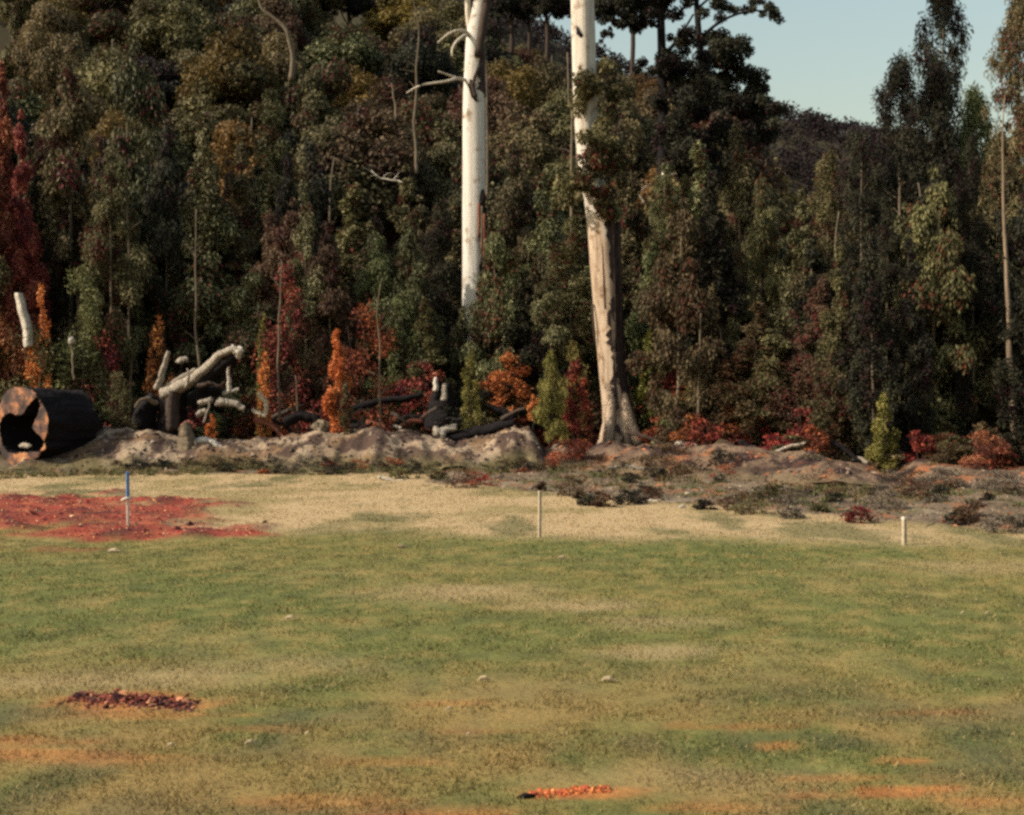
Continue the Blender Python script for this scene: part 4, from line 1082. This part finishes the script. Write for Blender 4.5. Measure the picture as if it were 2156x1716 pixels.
def bare_sapling(lab, d, pts, r0, r1, mat, seed):
    r = np.random.default_rng(900 + seed)
    b = P(pts[0][0], pts[0][1], d); e = link('bare_sapling', None, None, b)
    up = pts[-1]; pr = pts[-2]
    if 'fallen' not in lab and 'twig' not in lab and 'short' not in lab and 'glint' not in lab and 'right edge' not in lab:
        pts = pts + [(up[0] + (up[0] - pr[0]) * .4 + r.normal(0, 4), up[1] - 60), (up[0] + r.normal(0, 8), up[1] - 130)]
    cc = curve([P(p[0], p[1], d) for p in pts], 5 * len(pts), .7 / F * d, seed)
    rad = np.linspace(r0, r1 * .45, len(cc)) / F * d
    mb = MB(); mb.tube(cc, rad, 7, 0, .12, seed)
    link('trunk', mb.mesh('trunk', mat, origin=b), e)
    n = len(cc)
    for k in range(3 + seed % 3):
        i = int(n * r.uniform(.35, .92)); dr = unit(np.array([r.choice([-1, 1]) * r.uniform(.5, 1), r.normal(0, .4), r.uniform(.2, 1)]))
        L_ = r.uniform(.25, .7)
        mb = MB(); mb.tube(curve([cc[i], cc[i] + dr * L_ * .5 + np.array([0, 0, .05]), cc[i] + dr * L_ + r.normal(0, .08, 3)], 6), np.linspace(rad[i] * .5, rad[i] * .15, 6), 5)
        link('branch', mb.mesh('branch', mat, origin=b), e)
    tag(e, lab, 'sapling')
tr = np.random.default_rng(61)
for i in range(34):
    x = 560 + 700 * (i + tr.random()) / 34 if i < 26 else 1350 + 700 * (i - 26 + tr.random()) / 8
    y = tr.uniform(868, 912) + (0 if i < 26 else np.interp(x, [1350, 2050], [30, 95])); l = tr.uniform(14, 46); a = tr.normal(0, .5); d = 41.0 + tr.uniform(-.2, 1.2) - (0 if i < 26 else np.interp(x, [1350, 2050], [3, 7.5]))
    m, nm = [(M_char, 'charred'), (M_brown, 'dark brown'), (M_grey, 'grey'), (M_redw, 'reddish')][tr.choice(4, p=[.35, .35, .15, .15])]
    dx, dy = l * math.cos(a), l * math.sin(a)
    wood('fallen_branch', '%s %s branch in the tangle behind the bank' % ('long' if l > 34 else ('mid-length' if l > 22 else 'short'), nm), d, [([(x - dx, y + dy, .2), (x, y - tr.uniform(0, 6)), (x + dx, y - dy, -.2)], tr.uniform(2.5, 7), tr.uniform(1.5, 4))], m, 'branch', group='branches in the tangle behind the bank')
# thin pale stems that stand out in the thicket
for q, (pts, r0, r1, d, lab) in enumerate([
    ([(2141, 950), (2134, 880), (2125, 740), (2121, 600), (2115, 480), (2113, 380), (2112, 300), (2116, 200)], 8, 2.5, 36.0, 'long slightly leaning pale brown trunk near the right edge'),
    ([(276, 770), (270, 680), (273, 590), (271, 520)], 4, 2.2, 44.2, 'thin pale stem left of the uprooted stump'),
    ([(420, 770), (411, 690), (414, 610), (412, 570)], 4, 2.2, 44.2, 'thin pale stem straight above the uprooted stump'),
    ([(587, 850), (587, 760), (589, 680)], 3.6, 2.6, 41.8, 'thin pale stem left of the flame-shaped shrub'),
    ([(626, 860), (624, 815), (622, 790)], 3.2, 2.4, 41.5, 'short pale stick left of the flame-shaped shrub'),
    ([(801, 915), (801, 850), (800, 780), (799, 715)], 3.4, 2, 40.8, 'thin straight bare stem right of the flame-shaped shrub'),
    ([(1472, 940), (1472, 860), (1470, 790)], 4, 2.5, 40.0, 'yellowish stem in the dark wood right of the leaning gum'),
    ([(1526, 940), (1525, 880), (1526, 820)], 3, 2, 40.4, 'dim stem second right of the leaning gum'),
    ([(1592, 945), (1590, 900), (1588, 840)], 3, 2, 39.6, 'dim stem third right of the leaning gum'),
    ([(1765, 740), (1765, 660), (1762, 575)], 3.6, 2.4, 39.2, 'pale stem in the dark wood below the ridge end'),
    ([(1953, 610), (1950, 560), (1946, 515)], 4.5, 3, 39.4, 'pale stem below the tallest spire tree'),
    ([(2003, 900), (2002, 780), (2010, 640)], 3, 2, 37.4, 'thin reddish stem left of the leaning pale trunk'),
    ([(1397, 410), (1398, 370), (1396, 345)], 8, 7, 60.0, 'short white trunk length lit below the straight dark tree'),
    ([(1025, 225), (1026, 190), (1025, 150)], 4.5, 4, 60.0, 'thin pink-white trunk peeping right of the scarred gum'),
    ([(878, 365), (877, 310), (871, 256), (876, 190), (879, 120)], 4, 2, 66.0, 'crooked thin dead trunk on the slope left of the scarred gum'),
    ([(836, 250), (830, 215), (824, 175)], 3.4, 2.4, 70.0, 'short pale dead trunk on the slope, left of the crooked one'),
    ([(612, 170), (618, 115), (603, 62), (570, 35), (545, 12)], 6, 2.5, 72.0, 'curved bare dead trunk high on the left slope'),
    ([(866, 392), (835, 380), (800, 374), (782, 360)], 2.5, 4, 58.0, 'fallen white bare branch on the slope'),
    ([(1358, 428), (1345, 415), (1333, 390), (1326, 372)], 1.5, 2.6, 52.0, 'thin white bent twig right of the leaning gum'),
    ([(1204, 200), (1200, 220), (1196, 240)], 5, 3, 60, 'pinkish trunk piece left of the leaning gum tuft'),
    ([(696, 370), (702, 350), (704, 330)], 5, 3, 58, 'white glint of a broken trunk in the left thicket'),
    ([(1370, 925), (1383, 905), (1385, 880)], 4, 3, 42.6, 'small white upright stick right of the leaning gum root')]):
    base = P(pts[0][0], pts[0][1], d); gz = float(ground(base[0], d))
    yg = HY - (gz - CH) / d * F
    if pts[0][1] < yg and len(pts[0]) == 2 and 'fallen' not in lab and 'twig' not in lab and d < 66 and d > 38: pts = [(pts[0][0] + .3, yg + 3)] + pts
    bare_sapling(lab, d, pts, r0, r1, M_pale if q in (12, 17, 18, 21) else (M_tan if q == 0 else M_thin), q)

# ------------------------------------------------------------------ survey pegs
def peg(label, x, y0, y1, wpx, parts, tilt=0):
    X, Y = W(x, y0)
    z = float(ground(X, Y)); hh = (y0 - y1) / F * Y; w = wpx / F * Y
    e = link('survey_peg', None, None, (X, Y, z)); e.rotation_euler = (0, tilt, .4)
    for (nm, t0, t1, mat, k) in parts:
        a, b = t0 * hh - (.15 if t0 == 0 else 0), t1 * hh; h = w / 2 * k; c = h * .75
        prof = [(-h, -c), (-c, -h), (c, -h), (h, -c), (h, c), (c, h), (-c, h), (-h, c)]
        V = [(px_, py_, a) for px_, py_ in prof] + [(px_, py_, b - .006) for px_, py_ in prof] + [(px_ * .8, py_ * .8, b) for px_, py_ in prof]
        f = [[q, (q + 1) % 8, 8 + (q + 1) % 8, 8 + q] for q in range(8)] + [[8 + q, 8 + (q + 1) % 8, 16 + (q + 1) % 8, 16 + q] for q in range(8)] + [list(range(16, 24)), list(range(7, -1, -1))]
        link(nm, mesh_np(nm, np.array(V), f, mat), e)
    tag(e, label, 'peg')
    return e
p1 = peg('tall survey peg with a blue painted upper half beside the red chips', 270, 1113, 993, 6, [('lower_shaft', 0, .53, M_white, .95), ('blue_top', .56, 1.0, M_blue, 1.1), ('collar', .53, .56, M_white, 1.5)], -.012)
mb = MB(); mb.tube([(-.10, 0, .42), (-.05, -.01, .445), (0, -.02, .45), (.07, -.01, .435)], [.012, .02, .024, .012], 6)
link('ribbon', mb.mesh('ribbon', M_white), p1)
peg('thin bare wooden peg in the dry grass in the middle', 1136, 1132, 1034, 6, [('shaft', 0, .96, M_stake, 1), ('head', .96, 1.0, M_stake, 1.15)], .008)
peg('short thick wooden peg in the dry grass on the right', 1904, 1147, 1088, 8.5, [('shaft', 0, .9, M_stake, 1), ('head', .9, 1.0, M_white, 1.08)], -.01)

# ------------------------------------------------------------------ grass, chips, clods and twigs
def blades(name, n, y0, y1, dens_pow, h0, seed):
    r = np.random.default_rng(seed)
    u = r.random(n)
    Y = (y0 ** (1 - dens_pow) + u * (y1 ** (1 - dens_pow) - y0 ** (1 - dens_pow))) ** (1 / (1 - dens_pow))
    X = (r.random(n) * 2 - 1) * (Y * .38 + 5.5)
    c, redm, rust, scr, dry = field_colour(X, Y)
    clump = fbm(X * 3.5, Y * 3.5, 70, 3)
    keep = (r.random(n) > redm * .93) & (r.random(n) > rust * .8) & (r.random(n) > scr * .5) & (clump + .25 * r.random(n) > .42) & (Y < yb(X) - 1.3)
    bz = bump(X, Y, redm, scr)[keep]; X, Y, c, clump, dry = X[keep], Y[keep], c[keep], clump[keep], dry[keep]; n = len(X)
    z = ground(X, Y) + bz
    h = h0 * r.uniform(.4, 1.3, n) * (.5 + clump) * (1 + .02 * Y)
    w = h * r.uniform(.14, .30, n) + .0005 * Y
    a = r.random(n) * 6.283; b = r.random(n) * 6.283; lean = r.uniform(.2, 1.3, n) * h
    base = np.stack([X, Y, z - .006], 1); sd = np.stack([np.cos(a), np.sin(a), a * 0], 1) * w[:, None] / 2
    tip = base + np.stack([np.cos(b) * lean, np.sin(b) * lean, h], 1)
    V = np.stack([base - sd, base + sd, tip], 1).reshape(-1, 3)
    cc = c * r.uniform(.85, 1.4, (n, 1)); straw = r.random(n) < .16
    cc[straw] = np.array([.30, .225, .10]) * r.uniform(.7, 1.2, (straw.sum(), 1))
    vc = np.repeat(np.clip(cc, 0, .8), 3, axis=0)
    me = mesh_np(name, V, np.arange(3 * n).reshape(n, 3), M_blade, vcol=vc)
    return struct(link(name, me), 'stuff', 'short patchy green and straw-coloured grass covering the field', 'grass')
blades('grass', 680000, 4.0, 38.5, 1.55, .021, 71)

def shards(name, pts, size, flat, mat, seed, label, cat, cols, kind='stuff', elong=2.2):
    """many small irregular chunks: wedge-shaped 5-vertex solids"""
    r = np.random.default_rng(seed); n = len(pts)
    pts = np.asarray(pts)
    s = size * r.lognormal(0, .45, n)
    a = r.random(n) * 6.283
    ax = np.stack([np.cos(a), np.sin(a), r.normal(0, .25, n)], 1); ay = np.stack([-np.sin(a), np.cos(a), r.normal(0, .25, n)], 1); az = np.array([0, 0, 1.])
    q = np.array([[-1, -.5, 0], [1, -.4, 0], [.8, .5, 0], [-.9, .6, 0], [.1, 0, 1], [-.6, .1, .8]])
    jit = r.normal(0, .18, (n, 6, 3))
    Q = q[None] + jit
    V = pts[:, None, :] + (Q[:, :, 0:1] * ax[:, None] * elong * .5 + Q[:, :, 1:2] * ay[:, None]) * s[:, None, None] + Q[:, :, 2:3] * az * (s * flat)[:, None, None] - np.array([0, 0, .015])
    ft = np.array([[0, 1, 4], [1, 2, 4], [2, 3, 5], [3, 0, 5], [0, 4, 5], [2, 5, 4]])
    f = (np.arange(n)[:, None, None] * 6 + ft[None]).reshape(-1, 3)
    cc = np.asarray(cols)[r.integers(0, len(cols), n)] * r.uniform(.7, 1.25, (n, 1))
    me = mesh_np(name, V.reshape(-1, 3), f, mat, vcol=np.repeat(cc, 6, axis=0))
    return struct(link(name, me), kind, label, cat)
r = np.random.default_rng(72)
M_chip = pigment_mat('chips', 30, .3, .02, .8, 1.2, .85)
def scatter(n, x0, x1, y0, y1, want, seed):
    r = np.random.default_rng(seed)
    X = r.uniform(x0, x1, n); Y = r.uniform(y0, y1, n)
    out = field_colour(X, Y)
    k = want(out, X, Y, r)
    return np.stack([X[k], Y[k], ground(X[k], Y[k]) + bump(X[k], Y[k], out[1][k], out[3][k]) + .008], 1)
pts = scatter(110000, -16, -2.2, 16, 35, lambda o, X, Y, r: r.random(len(X)) < o[1] ** 3 * .75, 73)
shards('bark_chips', pts, .0125, .8, M_chip, 74, 'red bark chips and clods strewn over bare red soil', 'chips', [(.26, .040, .028), (.20, .032, .025), (.30, .07, .036), (.10, .024, .022), (.06, .02, .02), (.40, .17, .075), (.46, .30, .17)])
pts = scatter(60000, -4, 16, 18, 37, lambda o, X, Y, r: r.random(len(X)) < o[3] * .34, 75)
shards('ground_litter', pts, .018, .9, M_chip, 76, 'clods, bark and twig litter on the churned ground', 'litter', [(.05, .032, .028), (.09, .06, .045), (.15, .10, .07), (.22, .10, .05), (.26, .20, .14), (.05, .05, .025)], elong=3.2)
# leaf and bark heap in the near grass
r = np.random.default_rng(77)
hx, hy = W(275, 1480)
t_ = r.uniform(-1, 1, 1000); yy = r.normal(0, .085, 1000)
hp = np.stack([hx + t_ * .40, hy + yy - t_ * .10 + .05, 0 * t_], 1); hp[:, 2] = ground(hp[:, 0], hp[:, 1]) + .012 + .055 * r.random(1000) * (1 - np.abs(t_)) * np.exp(-(yy / .07) ** 2)
o = shards('bark_heap', hp, .0125, .7, M_chip, 78, 'low heap of reddish-brown bark and dead leaves in the near grass', 'heap', [(.20, .055, .034), (.12, .032, .024), (.05, .02, .02), (.34, .15, .08), (.07, .025, .022)], elong=2.6)
# torn sod with a dark hole near the bottom edge
sx, sy = W(1200, 1668)
t_ = r.uniform(-1, 1, 520)
sp = np.stack([sx + t_ * .18, sy + t_ * .06 + r.normal(0, .022, 520), 0 * t_], 1); sp[:, 2] = ground(sp[:, 0], sp[:, 1]) + .016
o = shards('soil_scrape', sp, .0085, .7, M_chip, 79, 'bright red soil scrape in the grass near the bottom edge', 'soil', [(.42, .12, .04), (.34, .08, .03), (.50, .20, .07), (.26, .06, .03)], elong=2.2)
cx_, cy_ = W(1105, 1681)
mb = MB(); mb.tube([(cx_ - .035, cy_ - .005, float(ground(cx_, cy_)) + .003), (cx_, cy_, float(ground(cx_, cy_)) + .012), (cx_ + .045, cy_ + .02, float(ground(cx_, cy_)) + .008)], [.006, .016, .008], 8, 0, .2, 3)  # the hole's darkness, put in as a raised black lump
tag(link('hole_lump', mb.mesh('hole_lump', M_char, origin=(cx_, cy_, 0)), None, (cx_, cy_, 0)), 'black lump painted as the hole at the left end of the red soil scrape', 'hole')

# clods and stones on the sandy bank
r = np.random.default_rng(81)
deps = bpy.context.evaluated_depsgraph_get(); deps.update()
def drop(X, Y):
    hit, loc, nor, ix, ob, mt = sc.ray_cast(deps, Vector((X, Y, 2.4)), Vector((0, 0, -1)), distance=3.5)
    return loc.z if hit and ob.name.startswith(('earth_bank', 'ground')) else None
bp = []; bp2 = []
for i in range(2600):
    X = r.uniform(-13.5, 15.5); Y = float(yb(X)) + r.uniform(-2.0, .7)
    z = drop(X, Y)
    if z is None: continue
    (bp if X < 1 else bp2).append((X, Y, z + .01))
shards('bank_rubble', bp, .030, 1.0, M_chip, 82, 'clods and stones littering the pale sandy bank', 'rubble', [(.03, .02, .02), (.05, .032, .03), (.18, .13, .10), (.10, .07, .055), (.10, .075, .045), (.22, .17, .13)])
shards('bank_rubble', bp2, .028, .9, M_chip, 83, 'dark clods and bark littering the brown bank', 'rubble', [(.05, .03, .03), (.15, .10, .075), (.26, .10, .05), (.22, .16, .12), (.08, .06, .03)], elong=3)
# dry tufts along the foot of the bank
V = []; C = []
for i in range(1500):
    X = r.uniform(-14, 15); Y = float(yb(X)) - r.uniform(.2, 3.6) - (r.uniform(0, 6) * (X > 1)) - 3 * float(vn(X * .8, 0., 5)) * (X < 1)
    if float(vn(X * 1.3, Y * .6, 6)) < .42: continue
    Y = min(Y, float(yb(X)) - .8)
    z = float(ground(X, Y)); m = 14; hh = r.uniform(.05, .16)
    base_c = np.array([(.13, .115, .048), (.085, .09, .034), (.22, .16, .085), (.16, .075, .04)][r.choice(4, p=[.4, .3, .2, .1])])
    a = r.random(m) * 6.283; ln = hh * r.uniform(.6, 1.2, m); rad = r.uniform(.02, .10, m)
    b = np.stack([X + np.cos(a) * rad, Y + np.sin(a) * rad, np.full(m, z - .01)], 1)
    sd = np.stack([-np.sin(a), np.cos(a), a * 0], 1) * .016
    tp = b + np.stack([np.cos(a) * ln * .7, np.sin(a) * ln * .7, ln], 1)
    V.append(np.stack([b - sd, b + sd, tp], 1).reshape(-1, 3)); C.append(np.repeat(base_c * r.uniform(.6, 1.4, (m, 1)), 3, axis=0))
V = np.concatenate(V); C = np.concatenate(C)
struct(link('rough_grass', mesh_np('rough_grass', V, np.arange(len(V)).reshape(-1, 3), M_blade, vcol=C)), 'stuff', 'rough olive and brown grass tufts along the foot of the bank', 'grass')

# pale stones and scraps lying on the lawn
for q, (x, y, s, lab) in enumerate([(1281, 1438, 15, 'flat pale scrap in the right middle of the lawn'), (1020, 1437, 13, 'small flat pale stone in the middle of the lawn'), (1184, 1178, 9, 'small tan stone near the dry strip, below the middle peg'), (845, 1154, 12, 'small tan stone at the edge of the dry strip, left of the middle peg'), (360, 1578, 9, 'yellowish stone in the near grass right below the bark heap'),
                                    (527, 1572, 12, 'slanted pale twig scrap in the near grass'), (648, 1553, 6, 'tiny white stone in the near grass, left of centre'), (988, 1554, 6, 'tiny white stone in the near grass, centre'), (612, 1306, 12, 'flat tan stone in the left middle of the lawn'), (240, 1163, 13, 'flat tan bark scrap just below the red chips'), (1016 - 70, 1500, 8, 'tan stone in the centre foreground grass'),
                                    (2080, 1296, 5, 'small tan stone on the far right lawn, right one of two'), (2028, 1296, 5, 'small tan stone on the far right lawn, left one of two'), (1912, 1262, 5, 'small pale stone on the right lawn')]):
    X, Y = W(x, y); z = float(ground(X, Y)); w = s / F * Y
    mb = MB(); rr = np.random.default_rng(q)
    mb.tube([(-w, 0, .0), (-w * .5, .2 * w, .014), (w * .2, .1 * w, .018), (w, 0, .004)], [w * .12, w * .34, w * .36, w * .1], 7, 0, .2, q)
    tag(link('pale_stone', mb.mesh('pale_stone', M_stone, False), None, (X, Y, z + .012)), lab, 'stone')
# tell look-alikes apart by their order from left to right
from collections import defaultdict
same = defaultdict(list)
for o in bpy.data.objects:
    if o.parent is None and 'label' in o and 'group' in o: same[o['label']].append(o)
ORD = ['leftmost', 'second from left', 'third from left', 'fourth from left', 'fifth from left', 'sixth from left', 'seventh from left', 'eighth from left', 'ninth from left'] + ['number %d from left' % k for k in range(10, 40)]
for lb, obs in same.items():
    if len(obs) < 2: continue
    obs.sort(key=lambda o: o.location.x / o.location.y)
    for i, o in enumerate(obs):
        o['label'] = lb + ', ' + ('rightmost' if i == len(obs) - 1 else ORD[min(i, 35)])
print('hillside trees', cnt)
